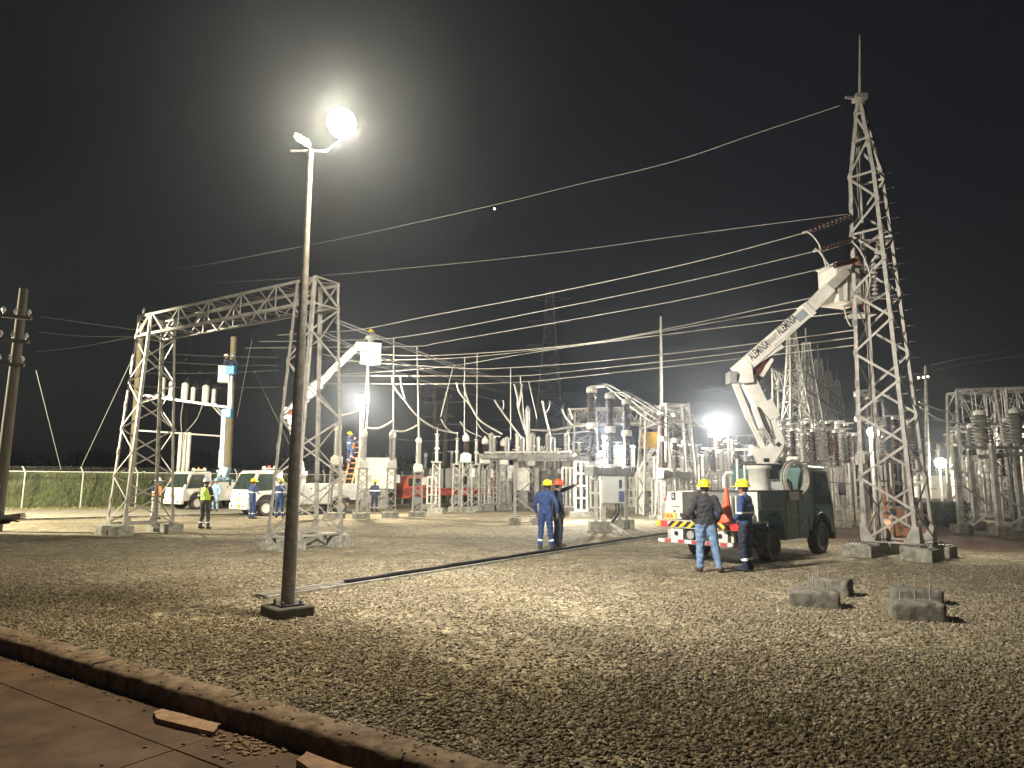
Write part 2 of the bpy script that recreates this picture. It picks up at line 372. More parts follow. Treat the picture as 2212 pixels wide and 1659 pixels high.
for (u, v, s, a) in ((1060, 1632, .16, .4), (1440, 1560, .07, 2), (1330, 1530, .06, 1.2), (690, 1452, .07, .3)):
    p = G(u, v); q = MB().tube(smoothline([p + Vector((0, 0, .03)), p + Vector((s * .5 * math.cos(a), s * .5 * math.sin(a), .06)), p + Vector((s * math.cos(a) + .02, s * math.sin(a), .035))]), .004, 5)
    single('dry_twig', q, DRY, {1060: 'long pale bent twig on the gravel beside the near end of the kerb', 1440: 'short pale straw lying on dark gravel in the lower middle', 1330: 'tiny bent straw by the green tuft in the gravel', 690: 'small pale straw among stones below the lamp base'}[u], 'twig', p, 'dry twigs on the gravel')

# kerb and concrete road below it
ROADM = mat('warm_lit_concrete_road', (.11, .066, .036), .85, c2=(.05, .028, .015), scale=2.2, bump=.5)  # warm low light and its falloff put into the brown base colour
KERBM = mat('kerb_concrete', (.22, .16, .105), .9, c2=(.09, .06, .036), scale=9, bump=.7)
b = MB(); b.add([K(S0, T0, -.19), K(S1, T0, -.19), K(S1, 0, -.19), K(S0, 0, -.19)], [(0, 1, 2, 3)])
kind(b.build('road', mat('road_joint_dirt', (.05, .035, .02), .95, var=0)), 'structure')
road = bpy.data.objects['road']
KW = .20
s_cut = ((G(476, 1559, -.15) - CA).dot(kd)); sj = []
s = s_cut
while s > S0: sj.append(s); s -= 1.9
s = s_cut + 1.9
while s < S1: sj.append(s); s += 1.9
sj = sorted(sj)
kroot = thing('kerb', 'long low rough concrete kerb between the brown road and the gravel', 'kerb', K(2, -.07))
def rough_box(mb, s0, s1, t0, t1, z0, z1, nn=14, amp=.008):
    """a block in kerb coordinates with an uneven chipped surface"""
    m_ = len(range(nn)); rows = []
    prof = [(t1, z0), (t1, z1 - .004), (t1 - .012, z1), (t0 + .03, z1 - .003), (t0 + .006, z1 - .025), (t0, z0)]
    for i in range(nn + 1):
        s = s0 + (s1 - s0) * i / nn; rows.append([K(s, t + random.uniform(-amp, amp), z + random.uniform(-amp, amp) * .7) for t, z in prof])
    vs = [p for r in rows for p in r]; k = len(prof)
    fs = [(i * k + j, i * k + j + 1, (i + 1) * k + j + 1, (i + 1) * k + j) for i in range(nn) for j in range(k - 1)]
    mb.add(vs, fs, True); mb.add(rows[0], [tuple(range(k))]); mb.add(rows[-1], [tuple(range(k - 1, -1, -1))])
for i in range(len(sj) - 1):
    q = MB(); rough_box(q, sj[i] + .006, sj[i + 1] - .006, -KW, .05, -.2, .014); q.build('kerb_stone', KERBM, kroot)
# road slabs with open joints
tj = -KW - .02
t_edges = [tj]
tA = (G(300, 1590, -.15) - CA).dot(kn); t_edges.append(tA); t = tA
while t > T0: t -= 3.6; t_edges.append(t)
sR = (G(387, 1616, -.15) - CA).dot(kd); se = [sR]
while se[-1] < S1: se.append(se[-1] + 4.2)
while se[0] > S0: se.insert(0, se[0] - 4.2)
for i in range(len(se) - 1):
    for j in range(len(t_edges) - 1):
        a0, a1, b0, b1 = se[i] + .006, se[i + 1] - .006, t_edges[j + 1] + .006, t_edges[j] - .006
        if a1 < -5 or a0 > 12: continue
        q = MB(); dz = random.uniform(-.003, .003)
        q.hexa([K(a0, b0, -.188), K(a1, b0, -.188), K(a1, b1, -.188), K(a0, b1, -.188), K(a0, b0, -.15 + dz), K(a1, b0, -.15 + dz), K(a1, b1, -.15 + dz), K(a0, b1, -.15 + dz)])
        q.build('slab', ROADM, road)
def chunk(name, corners, h, m, label, cat, group=None, amp=.006):
    pts = [G(u, v, -.148 + h) for u, v in corners]; q = MB(); c = sum(pts, Vector()) / len(pts); k = len(pts)
    top = []; bot = []
    for i in range(k):
        for t in (0, .33, .66):
            p = pts[i].lerp(pts[(i + 1) % k], t) + Vector((random.uniform(-amp, amp), random.uniform(-amp, amp), 0)); top.append(p + Vector((0, 0, random.uniform(-amp, amp) * .5))); bot.append(Vector((p.x, p.y, -.149)) + (p - c) * .02 * Vector((1, 1, 0)).length * 0)
    kk = len(top); q.add(top + bot, [tuple(range(kk))] + [(i, kk + i, kk + (i + 1) % kk, (i + 1) % kk) for i in range(kk)] + [tuple(range(2 * kk - 1, kk - 1, -1))])
    return single(name, q, m, label, cat, (c.x, c.y, -.149), group)
chunk('broken_slab', [(331, 1538), (350, 1531), (476, 1562), (462, 1581), (340, 1552)], .035, mat('broken_concrete', (.36, .24, .16), .9, c2=(.22, .14, .09), scale=10, bump=.5), 'flat rectangular piece of concrete lying on the road against the kerb', 'concrete slab')
chunk('broken_slab', [(640, 1638), (660, 1624), (790, 1668), (770, 1700), (690, 1672)], .05, MATS['broken_concrete'], 'pinkish jagged piece of broken concrete at the bottom edge by the kerb', 'concrete slab', amp=.012)
q = MB()
for i in range(150):
    p = G(530 + RNG.normal(0, 45), 1608 + RNG.normal(0, 14), -.148); r = random.uniform(.006, .022)
    if (p - CA).dot(kn) < -KW - .02: q.ball(p + Vector((0, 0, r * .3)), r, 5, (1.3, 1, .6))
kind(q.build('rubble', MATS['broken_concrete']), 'stuff')

q = MB()
for i in range(170):
    s_ = random.uniform(-1, 9); t_ = -KW - abs(random.gauss(0, .10 if i % 3 else .5)) - .01; r = random.uniform(.004, .013); q.ball(K(s_, t_, -.147 + r * .3), r, 5, (1.3, 1, .6))
for i in range(160): r = random.uniform(.005, .014); q.ball(K(random.uniform(-1, 9), random.uniform(-KW + .03, .02), .012 + r * .3), r, 5, (1.3, 1, .6))
kind(q.build('spilled_grit', STM), 'stuff')

# cable trench: recess shade put into a near-black strip between two lips, with covers at its near end
A, B = G(560, 1292), G(1436, 1155.5); A.z = B.z = 0; td = (B - A).normalized(); tn = Vector((-td.y, td.x, 0))
L = (B - A).length; cut = (G(735, 1264) - A).dot(td)
tr = thing('cable_trench', 'narrow dark open cable trench with concrete lips crossing the gravel', 'trench', A)
MB().bar(A + tn * -.16 + Vector((0, 0, .015)) , B + tn * -.16 + Vector((0, 0, .015)), .07, .05).build('concrete_lip', CONC, tr)
MB().bar(A + tn * .16 + Vector((0, 0, .015)), B + tn * .16 + Vector((0, 0, .015)), .07, .05).build('concrete_lip', CONC, tr)
MB().bar(A + td * cut + Vector((0, 0, .002)), B + Vector((0, 0, .002)), .25, .012).build('trench_bottom', mat('shaded_trench_soil', (.012, .011, .009), .9, var=0), tr)
q = MB(); q.tube([A + td * (cut + .1) + tn * .04 + Vector((0, 0, .05))] + [A + td * (cut + .1 + (L - cut) * i / 24) + tn * random.uniform(-.04, .06) + Vector((0, 0, .05)) for i in range(1, 25)], .035, 6)
q.build('cable', BLACK, tr)
k = 0
while k * .62 < cut:
    s0 = k * .62; q = MB(); q.bar(A + td * (s0 + .01) + Vector((0, 0, .03 + random.uniform(-.004, .004))), A + td * min(s0 + .6, cut) + Vector((0, 0, .03)), .245, .03); q.build('trench_cover', CONCD, tr); k += 1

# service road along the fence, far left
w = MB(); e0, e1, f1, f0 = G(-420, 1136), G(760, 1106), G(900, 1086), G(-420, 1104)
w.add([p + Vector((0, 0, .004)) for p in (e0, e1, f1, f0)], [(0, 1, 2, 3)])
kind(w.build('service_road', mat('pale_road', (.36, .33, .25), .9, c2=(.22, .20, .15), scale=1.2, bump=.3)), 'structure')
kd2 = e1 - e0; q = thing('kerb', 'thin pale concrete kerb along the edge of the far service road', 'kerb', (e0 + e1) / 2)
nst = 34
for i in range(nst):
    a_, b_ = e0.lerp(e1, i / nst), e0.lerp(e1, (i + .97) / nst); MB().bar(a_ + Vector((0, 0, .03)), b_ + Vector((0, 0, .03)), .16, .10).build('kerb_stone', CONC, q)

# ------------------------------------------------------------------ near lamp post
LB = G(620, 1330); LB.z = 0
lp = thing('lamp_post', 'tall grey tapered lamp post on a square concrete base in front of everything', 'lamp post', LB)
top = U(685, 345, LB.y + .05)
H = top.z
MB().box((LB.x, LB.y, .055), (.50, .50, .15), R(42)).build('concrete_base', mat('dark_base', (.085, .08, .065), .9, c2=(.05, .047, .04), scale=9, bump=.6), lp, .02)
MB().box((LB.x, LB.y, .141), (.30, .30, .02), R(42)).build('base_plate', DARKM, lp)
for a in range(4):
    t = R(42 + 45 + 90 * a); c = LB + Vector((math.cos(t) * .165, math.sin(t) * .165, 0)); MB().lathe([(.014, .13), (.014, .165), (.022, .166), (.022, .185), (.01, .186), (.01, .205)], c, 6).build('bolt', DARKM, lp)
MB().lathe([(.088, .13), (.085, .6), (.074, 2.2), (.054, 4.2), (.033, H)], LB, 20).build('pole', POLE, lp)
LAMP = U(735, 264, LB.y + .1)
hw = MB(); cx_ = Vector((LB.x, LB.y, H))
armL = U(640, 300, LB.y + .05); armR = U(752, 322, LB.y + .05)
hw.tube([cx_ + Vector((0, 0, -.02)), cx_ + Vector((0, 0, .12))], .04, 8); hw.bar(cx_ + Vector((-.28, 0, .10)), cx_ + Vector((.22, 0, .10)), .028); hw.build('crossarm', DARKM, lp)
for (u, v) in ((646, 299), (661, 308)):
    p = U(u, v, LB.y + .05); hd = MB(); hd.bar(p + Vector((-.05, 0, .035)), p + Vector((.05, 0, -.005)), .16, .05); fl = hd.build('floodlight', DARKM, lp, .008)
    ge = MB(); ge.bar(p + Vector((-.044, 0, .0)), p + Vector((.036, 0, -.034)), .15, .012); ge.build('led_panel', mat('led_strip', (1, 1, 1), .4, var=0, emit=(1, .86, .66), es=8), fl)
# round floodlight aimed at the work, its glass facing down-forward
to_cam = (EYEV - LAMP).normalized()
fl = MB().lathe([(.10, -.20), (.16, -.12), (.20, 0), (.205, .02), (.20, .022)], LAMP + Vector((0, .10, .03)), 24, to_cam).build('floodlight', DARKM, lp)
MB().lathe([(.0, -.02), (.12, .01), (.195, .0)][::-1] + [(.12, .035), (.001, .05)], LAMP + Vector((0, .075, .03)), 24, to_cam).build('lamp_glass', LAMPE, fl)
q = MB(); q.tube([cx_ + Vector((.2, .02, .1)), LAMP + Vector((0, .1, -.2)), LAMP + Vector((.02, .12, -.02))], .010, 6); q.build('bracket', DARKM, fl)
lamp_light('lamp_post_light', LAMP + to_cam * .22 + Vector((.03, 0, -.12)), 7600, (1, .95, .88), .16, 150, (4.5, 17.0, 1.0), .9)
lamp_light('lamp_post_glow', LAMP + to_cam * .28, 2700, (1, .84, .58), .17)
LL = U(650, 303, LB.y + .05) + Vector((-.16, .10, -.10)); az = (Vector((-15, 33, 0)) - Vector((LL.x, LL.y, 0))).normalized(); azs = Vector((az.y, -az.x, 0))
lamp_light('lamp_post_left_light', LL, 4200, (1, .93, .78), .05, 110, (-14, 27, 1.0), 1.0)

# a second lamp post is assumed left of the view; its added side shields cut the light off along the gantry
def assumed_side_lamp():
    p = Vector((-27.5, 23.2, 0)); r = thing('lamp_post', 'assumed grey lamp post with a shielded floodlight, standing left of the gantry', 'lamp post', p)
    MB().box((p.x, p.y, .1), (.6, .6, .3)).build('concrete_base', CONC, r); MB().lathe([(.11, .2), (.06, 7.2)], p, 12).build('pole', POLE, r)
    l = p + Vector((.25, 0, 7.3)); q = MB(); q.bar(l + Vector((-.35, .1, .1)), l + Vector((.0, .1, .1)), .5, .12); h = q.build('floodlight', DARKM, r); ed = (gp0(360, 1146) - Vector((l.x, l.y, 0))); ed.z = 0; ed.normalize(); en = Vector((ed.y, -ed.x, 0))
    MB().bar(l + en * .08 - ed * .1, l + ed * .5 + en * .08 , .006, .8).build('added_side_shield', DARKM, h)  # plate added to cut the light off at the shadow line
    lamp_light('assumed_side_lamp_light', l, 46000, (1, .90, .66), .012, 124, (-9, 36, .5), .3)  # light of the assumed lamp, added for the bright far-left ground
def gp0(u, v): p = G(u, v); p.z = 0; return p
assumed_side_lamp()

# ------------------------------------------------------------------ lattice work
def lerp_profile(prof, t):
    for (a, x), (b, y) in zip(prof, prof[1:]):
        if t <= b: return x + (y - x) * (t - a) / (b - a)
    return prof[-1][1]
def lattice(root, corner, levels, legw, brw, m, zig=(0, 1, 0, 1), parts=True, horiz=(), name='brace', legname='leg', cross=False, t=.008):
    """corner(i, z) gives leg i (0..3) at level z; angle-section legs and single zig-zag bracing on each face"""
    legs = []; mbj = MB()
    for i in range(4):
        mb = MB() if parts else mbj
        for z0, z1 in zip(levels[::1], levels[1::1]):
            pass
        kn_ = [levels[0]] + [z for z in levels[1:-1] if z in horiz] + [levels[-1]]
        for z0, z1 in zip(kn_, kn_[1:]):
            p, q = corner(i, z0), corner(i, z1); nb1 = corner((i + 1) % 4, z0) - p; nb2 = corner((i - 1) % 4, z0) - p
            if parts: mb.angle(p, q, legw, nb1, nb2, t)
            else: mb.bar(p, q, legw, legw, up=nb1)
        if parts: legs.append(mb.build(legname, m, root))
    for i in range(4):
        j = (i + 1) % 4; nrm = None
        for k, (z0, z1) in enumerate(zip(levels, levels[1:])):
            a, b = (i, j) if (k + zig[i]) % 2 == 0 else (j, i)
            p, q = corner(a, z0), corner(b, z1); fn = (corner(j, z0) - corner(i, z0)).cross(corner(i, z1) - corner(i, z0)).normalized()
            off = fn * (.006 if k % 2 else .012)
            mb = MB() if parts else mbj; mb.bar(p + off, q + off, brw, brw * .18, up=fn)
            if cross: mb.bar(corner(b, z0) - off, corner(a, z1) - off, brw, brw * .18, up=fn)
            if parts: mb.build(name, m, root)
            if z1 in horiz:
                mb = MB() if parts else mbj; mb.bar(corner(i, z1), corner(j, z1), brw, brw * .3, up=fn)
                if parts: mb.build('cross_member', m, root)
    return mbj
def node_plates(root, corner, levels, s, m):
    q = MB()
    for z in levels[1:-1]:
        for i in range(4):
            p = corner(i, z)
            for j in ((i + 1) % 4, (i - 1) % 4):
                d = (corner(j, z) - p).normalized(); up = (corner(i, levels[-1]) - corner(i, levels[0])).normalized(); n_ = d.cross(up).normalized()
                q.prism([(0, -s), (s * .9, -s * .6), (s * .9, s * .6), (0, s)], p + n_ * .014, d, up, .006)
                for (a, b_) in ((.3, -.45), (.3, .45), (.7, 0)):
                    for sg in (-1, 1): q.box(p + n_ * (.014 + sg * .008) + d * a * s + up * b_ * s, (.018, .018, .018))
    kind(q.build('joint_plates', m, root), 'stuff')
def bolts(mb, c, dx, dy, n, h=.12):
    for i in range(n):
        p = Vector(c) + Vector(dx) * (i / (n - 1) - .5) + Vector(dy) * 0; mb.lathe([(.012, 0), (.012, h), (.022, h * .5), (.022, h * .5 + .03)][:2], p, 5)

# ------------------------------------------------------------------ tall pylon on the right
tl, trr = G(1862, 1201), G(2000, 1212); tl.z = trr.z = 0
e = (trr - tl).normalized(); nv = Vector((-e.y, e.x, 0))
if nv.y < 0: nv = -nv
W0 = 1.26; cen = (tl + trr) / 2 + nv * W0 / 2 + Vector((-.06, 0, 0))
ztop = U(1853, 215, cen.y).z; zk = U(1868, 385, cen.y).z; zm = U(1892, 660, cen.y).z; zrod = U(1838, 75, cen.y).z
lean = U(1853, 215, cen.y).x - cen.x
tprof = [(0, W0), (zm, .90), (zk, .66), (ztop, .14)]
def tcorner(i, z):
    w = lerp_profile(tprof, z) / 2; a, b = ((-1, -1), (1, -1), (1, 1), (-1, 1))[i]
    return cen + e * a * w + nv * b * w + Vector((lean * .8 * z / ztop, 0, z))
tw = thing('lattice_tower', 'tall tapering grey steel lattice tower with a thin spire beside the green truck', 'pylon', cen)
lv = [.34] + [.34 + (zk - .34) * (i / 12) ** 1.0 for i in range(1, 13)] + [zk + (ztop - zk) * f for f in (.45, .8, 1)]
lattice(tw, tcorner, lv, .095, .055, GALV, (0, 1, 0, 1), True, (lv[12], lv[10], lv[13], lv[14]), t=.012)
node_plates(tw, tcorner, lv[:13], .10, GALVD)
MB().box(cen + Vector((lean * .8, 0, ztop + .04)), (.30, .30, .14)).build('top_plate', GALVD, tw, .01)
MB().tube([cen + Vector((lean * .8, 0, ztop)), cen + Vector((lean * .32, 0, zrod))], [.04, .018], 8).build('lightning_rod', GALV, tw)
MB().bar(cen + Vector((lean * .8, 0, ztop + .03)), cen + Vector((lean * .8 - .42, -.1, ztop + .0)), .06).build('wire_arm', GALVD, tw)
for i in range(4):
    p = tcorner(i, 0); blk = MB(); blk.box((p.x, p.y, .10), (.66, .62, .34), math.atan2(e.y, e.x)); bo = blk.build('concrete_footing', CONC, tw, .025)
    g_ = MB(); nb = (tcorner((i + 1) % 4, 0) - p).normalized(); nb2 = (tcorner((i - 1) % 4, 0) - p).normalized()
    for nn_ in (nb, nb2):
        g_.prism([(0, .29), (.36, .29), (.36, .33), (.12, .75), (0, .75)], p + nn_.cross(Vector((0, 0, 1))) * .012, nn_, Vector((0, 0, 1)), .012)
    g_.build('gusset_plate', GALV, tw)
    MB().box((p.x, p.y, .28), (.5, .46, .025), math.atan2(e.y, e.x)).build('base_plate', GALV, tw)
    for k in range(7):
        for sgn in (-1, 1):
            c = p + e * (-.21 + .07 * k) + nv * .19 * sgn; MB().lathe([(.011, .285), (.011, .345), (.019, .346), (.019, .37), (.009, .371), (.009, .40)], c, 5).build('anchor_bolt', GALVD, bo)
for i in (0, 1, 2):
    j = (i + 1) % 4 ; MB().bar(tcorner(i, .36), tcorner(j, .36), .14, .02, up=(0, 0, 1)).build('tie_beam', GALV, tw)
# step bolts up the right leg
sb = MB(); z = 1.4
while z < zk:
    p = tcorner(1, z); sb.tube([p, p + (e * .8 - nv * .3).normalized() * .16], .011, 5); p = tcorner(2, z + .2); sb.tube([p, p + (e * .9 + nv * .2).normalized() * .16], .011, 5); z += .4
kind(sb.build('step_bolts', GALVD, tw), 'stuff')
# small platform plates of the line arms inside the upper third
for z, s_ in ((zm + .2, 1), (zm + 1.0, -1), (zm + 1.7, 1)):
    q = MB(); q.bar(tcorner(0, z), tcorner(2, z), .05, .05); q.bar(tcorner(1, z), tcorner(3, z), .05, .05); q.build('inner_diagonal', GALVD, tw)

# ------------------------------------------------------------------ two-column gantry on the left
NR, NL = G(650, 1188), G(288, 1151); NR.z = NL.z = 0
P2 = U(680, 596, NR.y + .1); HT = P2.z
d1 = ray(299, 681); P1 = EYEV + d1 * ((HT - EYE) / d1.z)
d2 = ray(730, 613); P3 = EYEV + d2 * ((HT - EYE) / d2.z)
ga = (P2 - P1); ga.z = 0; GL = ga.length; ga.normalize(); gb = Vector((-ga.y, ga.x, 0)); gb = gb if gb.y > 0 else -gb
GW = .85; CW = .72; BH = .72
gt = thing('steel_gantry', 'pale galvanised lattice gantry of two columns and a top beam around the white trucks', 'gantry', ((P1 + P2) / 2 + gb * GW / 2) * Vector((1, 1, 0)).length * 0 + Vector(((P1.x + P2.x) / 2, (P1.y + P2.y) / 2 + .4, 0)))
def gcol(O, side):
    base = Vector((O.x, O.y, 0)); mid = base + gb * GW / 2 + ga * (CW / 2 if side < 0 else -CW / 2)
    def c(i, z):
        f = 1 - z / HT; wa = (CW + .30 * f) / 2; wb = (GW + .78 * f) / 2; a, b = ((-1, -1), (1, -1), (1, 1), (-1, 1))[i]
        return mid + ga * a * wa + gb * b * wb + Vector((0, 0, z))
    return c, mid
for O, side in ((P1, -1), (P2, 1)):
    c, mid = gcol(O, side); cl = MB(); lv = [.32 + (HT - .32 - BH) * i / 8 for i in range(9)] + [HT]
    lattice(gt, c, lv, .085, .046, GALV, (0, 1, 0, 1), True, (lv[8],), t=.010)
    node_plates(gt, c, lv, .09, GALV)
    for b in (-1, 1):
        o = mid + gb * b * .80
        q = MB()
        for a in (-.42, .42): q.box(o + ga * a + Vector((0, 0, .11)), (.50, .52, .34), math.atan2(ga.y, ga.x))
        q.build('concrete_footing', CONC, gt, .02)
        q = MB(); q.bar(o + ga * -.62 + Vector((0, 0, .30)), o + ga * .62 + Vector((0, 0, .30)), .22, .04); q.build('base_plate', GALV, gt)
    for a in (-1, 1):
        q = MB(); q.bar(mid + ga * a * .45 + gb * -.8 + Vector((0, 0, .34)), mid + ga * a * .45 + gb * .8 + Vector((0, 0, .34)), .09, .05); q.build('tie_beam', GALV, gt)
    for i in range(4):
        p = c(i, .3); nb = (c((i + 1) % 4, .3) - p).normalized(); q = MB(); q.prism([(0, 0), (.3, 0), (.08, .4), (0, .4)], p, nb, Vector((0, 0, 1)), .012); q.build('gusset_plate', GALV, gt)
def bcorner(i, s):
    w, h = ((0, 0), (GW, 0), (GW, -BH), (0, -BH))[i]; return P1 + ga * s + gb * w + Vector((0, 0, h))
nb_ = 11; lvb = [GL * i / nb_ for i in range(nb_ + 1)]
lattice(gt, bcorner, lvb, .085, .05, GALV, (0, 1, 1, 0), True, tuple(lvb[1:-1:2]), name='beam_brace', legname='chord', t=.010)
for s_ in (0, GL):
    q = MB(); 
    for i in range(4): q.bar(bcorner(i, s_), bcorner((i + 1) % 4, s_), .06, .03)
    q.bar(bcorner(0, s_), bcorner(2, s_), .05, .012); q.build('end_frame', GALV, gt)
MB().tube([bcorner(0, .3), bcorner(0, .3) + Vector((0, 0, .2))], .03, 6).build('wire_clamp', GALV, gt)

# ------------------------------------------------------------------ concrete plinths lower right
def plinth(corn, h, label, nb, tilt=0, depth=.42, m=CONCD, dark=False):
    """corn: front bottom-left and bottom-right pixels"""
    a, b = G(*corn[0]), G(*corn[1]); a.z = b.z = 0; d = (b - a).normalized(); n_ = Vector((-d.y, d.x, 0)); L_ = (b - a).length
    c = (a + b) / 2 + n_ * depth / 2; r = thing('concrete_plinth', label, 'concrete block', c, math.atan2(d.y, d.x), 'anchor plinths on the gravel')
    q = MB(); n1, n2, n3 = 14, 8, 6; grid = {}
    def gv(i, j, k):
        if (i, j, k) not in grid:
            e1, e2 = (i in (0, n1)) + (j in (0, n2)) + (k == n3), .006; f = .022 if e1 > 1 else .007
            x, y, z = -L_ / 2 + L_ * i / n1, -depth / 2 + depth * j / n2, -.06 + (h + .06) * k / n3
            grid[(i, j, k)] = len(q.v); q.v.append((x - math.copysign(random.random() * f, x), y - math.copysign(random.random() * f, y), z - (random.random() * f if k else 0)))
        return grid[(i, j, k)]
    def qd(*a): q.f.append(tuple(gv(*t) for t in a)); q.m.append(0); q.sm.append(True)
    for i in range(n1):
        for j in range(n2): qd((i, j, n3), (i + 1, j, n3), (i + 1, j + 1, n3), (i, j + 1, n3))
        for k in range(n3): qd((i, 0, k), (i + 1, 0, k), (i + 1, 0, k + 1), (i, 0, k + 1)); qd((i + 1, n2, k), (i, n2, k), (i, n2, k + 1), (i + 1, n2, k + 1))
    for j in range(n2):
        for k in range(n3): qd((0, j + 1, k), (0, j, k), (0, j, k + 1), (0, j + 1, k + 1)); qd((n1, j, k), (n1, j + 1, k), (n1, j + 1, k + 1), (n1, j, k + 1))
    q.build('block', m, r, local=True)
    for i in range(nb):
        x = -L_ / 2 + L_ * (i + .7) / (nb + .4); y = random.uniform(-.1, .1); hh = random.uniform(.10, .2)
        MB().lathe([(.008, h - .01), (.008, h + hh)], (x, y, 0), 5).build('anchor_rod', GALV, r, local=True)
    return r
plinth(((1706, 1310), (1818, 1317)), .22, 'front mossy concrete plinth with upright rods near the standing men', 3)
plinth(((1745, 1282), (1834, 1291)), .25, 'rear mossy concrete plinth just behind the one nearest the two men', 3, depth=.36)
plinth(((1930, 1340), (2050, 1347)), .23, 'front mossy plinth with a dark side, nearest the right edge', 3)
plinth(((1934, 1304), (2043, 1309)), .21, 'rear mossy plinth with upright rods toward the right edge', 3, depth=.36)
# ------------------------------------------------------------------ people
SKIN = mat('skin', (.36, .20, .13), .6, c2=(.30, .16, .10), scale=20)
HAIR = mat('dark_hair', (.02, .015, .012), .8, var=0)
NAVY = mat('blue_workwear', (.026, .062, .19), .85, c2=(.016, .038, .12), scale=11, bump=.4)
DNAVY = mat('dark_navy_cloth', (.02, .027, .055), .85, c2=(.012, .016, .035), scale=11, bump=.4)
JACK = mat('black_jacket', (.024, .025, .030), .8, c2=(.012, .012, .015), scale=10, bump=.5)
JEAN = mat('blue_denim', (.17, .27, .42), .85, c2=(.10, .17, .29), scale=9, bump=.5)
BOOT = mat('brown_boot', (.08, .055, .035), .7, c2=(.04, .03, .02), scale=12)
LBLUE = mat('light_blue_overalls', (.30, .42, .55), .85, c2=(.2, .3, .42), scale=9)
REFL = mat('silver_reflective_tape', (.80, .82, .85), .35, var=0)
HIVIS = mat('lime_vest', (.55, .80, .06), .7, c2=(.45, .68, .05), scale=9)
HIVO = mat('orange_vest', (.95, .28, .03), .7, c2=(.8, .2, .02), scale=9)
HYEL = mat('yellow_hard_hat', (.90, .74, .02), .3, var=.1, scale=8)
HWHT = mat('white_hard_hat', (.85, .85, .80), .3, var=.1, scale=8)
HRED = mat('orange_red_hard_hat', (.85, .12, .04), .3, var=.1, scale=8)
BASE = dict(pel=(0, 0, .95), che=(0, .0, 1.27), neck=(0, -.01, 1.47), head=(0, .025, 1.60), sh=(.168, -.01, 1.395), el=(.27, -.03, 1.14), wr=(.26, .08, .92),
            hip=(.09, 0, .92), kn=(.115, .03, .50), an=(.13, -.02, .10), toe=(.145, .15, .045))
def person(label, loc, face, pose={}, top=NAVY, legs=None, shoes=None, helmet=HYEL, vest=None, bands=True, scale=1.0, vox=.017, group=None, hands=True, hold=None, chest=True, bulk=1.1, name='person', waist=.97, helm_tilt=0):
    legs = legs or top; shoes = shoes or BOOT
    fx, fy = face; rt = thing(name, label, 'person', loc, facing(fx, fy), group)
    P = {}
    for k, v in BASE.items():
        if k in ('sh', 'el', 'wr', 'hip', 'kn', 'an', 'toe'):
            P[k + 'R'] = Vector(v); P[k + 'L'] = Vector((-v[0], v[1], v[2]))
        else: P[k] = Vector(v)
    for k, v in pose.items(): P[k] = Vector(v)
    prims = []   # a, b, ra, rb, flat(y scale), label
    def cap(a, b, ra, rb, lab): prims.append((P[a] if isinstance(a, str) else a, P[b] if isinstance(b, str) else b, ra, rb, lab))
    mb = MB()
    # torso loft between pelvis, chest and neck
    def ring(c, rx, ry, n=14): return [c + Vector((rx * math.cos(2 * math.pi * j / n), ry * math.sin(2 * math.pi * j / n), 0)) for j in range(n)]
    pel, che, nk = P['pel'], P['che'], P['neck']
    rows = [ring(pel - Vector((0, 0, .09)), .12, .10), ring(pel - Vector((0, 0, .03)), .168, .128), ring(pel + Vector((0, 0, .06)), .170, .125), ring(pel.lerp(che, .45), .162, .118),
            ring(che, .188, .128), ring(che.lerp(nk, .45), .195, .115), ring(che.lerp(nk, .72), .165, .095), ring(che.lerp(nk, .9), .09, .075), ring(nk, .062, .062), ring(nk.lerp(P['head'], .45), .055, .058)]
    vs = [p for r in rows for p in r]; n = 14
    mb.add(vs, [(i * n + j, i * n + (j + 1) % n, (i + 1) * n + (j + 1) % n, (i + 1) * n + j) for i in range(len(rows) - 1) for j in range(n)]); k = len(vs)
    mb.add(rows[0], [tuple(range(n - 1, -1, -1))]); mb.add(rows[-1], [tuple(range(n))])
    cap('pel', 'che', .17, .17, 'top'); cap('che', 'neck', .17, .06, 'top')
    def limb(a, b, ra, rb, lab):
        ra *= bulk; rb *= bulk
        A, B = P[a] if isinstance(a, str) else a, P[b] if isinstance(b, str) else b
        pts = [A.lerp(B, t) for t in (-.0, .2, .5, .8, 1.0)]; d = (B - A).normalized()
        rr = [ra, ra * .8 + rb * .2, (ra + rb) / 2 * 1.02, ra * .2 + rb * .8, rb]
        mb.tube([pts[0] - d * ra * .6] + pts + [pts[-1] + d * rb * .6], [ra * .6] + rr + [rb * .6], 10); mb.ball(A, ra, 10); mb.ball(B, rb, 10); cap(A, B, ra, rb, lab)
    for s in 'RL':
        limb('sh' + s, 'el' + s, .068, .054, 'top'); limb('el' + s, 'wr' + s, .053, .040, 'top')
        limb('hip' + s, 'kn' + s, .098, .070, 'legs'); limb('kn' + s, 'an' + s, .070, .058, 'legs')
        A, T = P['an' + s], P['toe' + s]; limb(A + Vector((0, -.02, -.035)), T, .052, .042, 'shoe')
    h = P['head']; hd = (h - nk)
    mb.ball(h, .092, 14, (.86, 1.02, 1.22)); mb.ball(h + Vector((0, .03, -.06)), .06, 10, (.9, 1, .9)); mb.ball(h + Vector((0, .097, -.015)), .018, 8, (.8, 1, 1.3))
    for sx in (-1, 1): mb.ball(h + Vector((sx * .082, -.005, -.01)), .022, 8, (.45, .8, 1.3))
    cap(h + Vector((0, 0, -.07)), h + Vector((0, 0, .05)), .085, .09, 'skin')
    me = mb.mesh('body', SKIN); o = bpy.data.objects.new('body', me); col.objects.link(o)
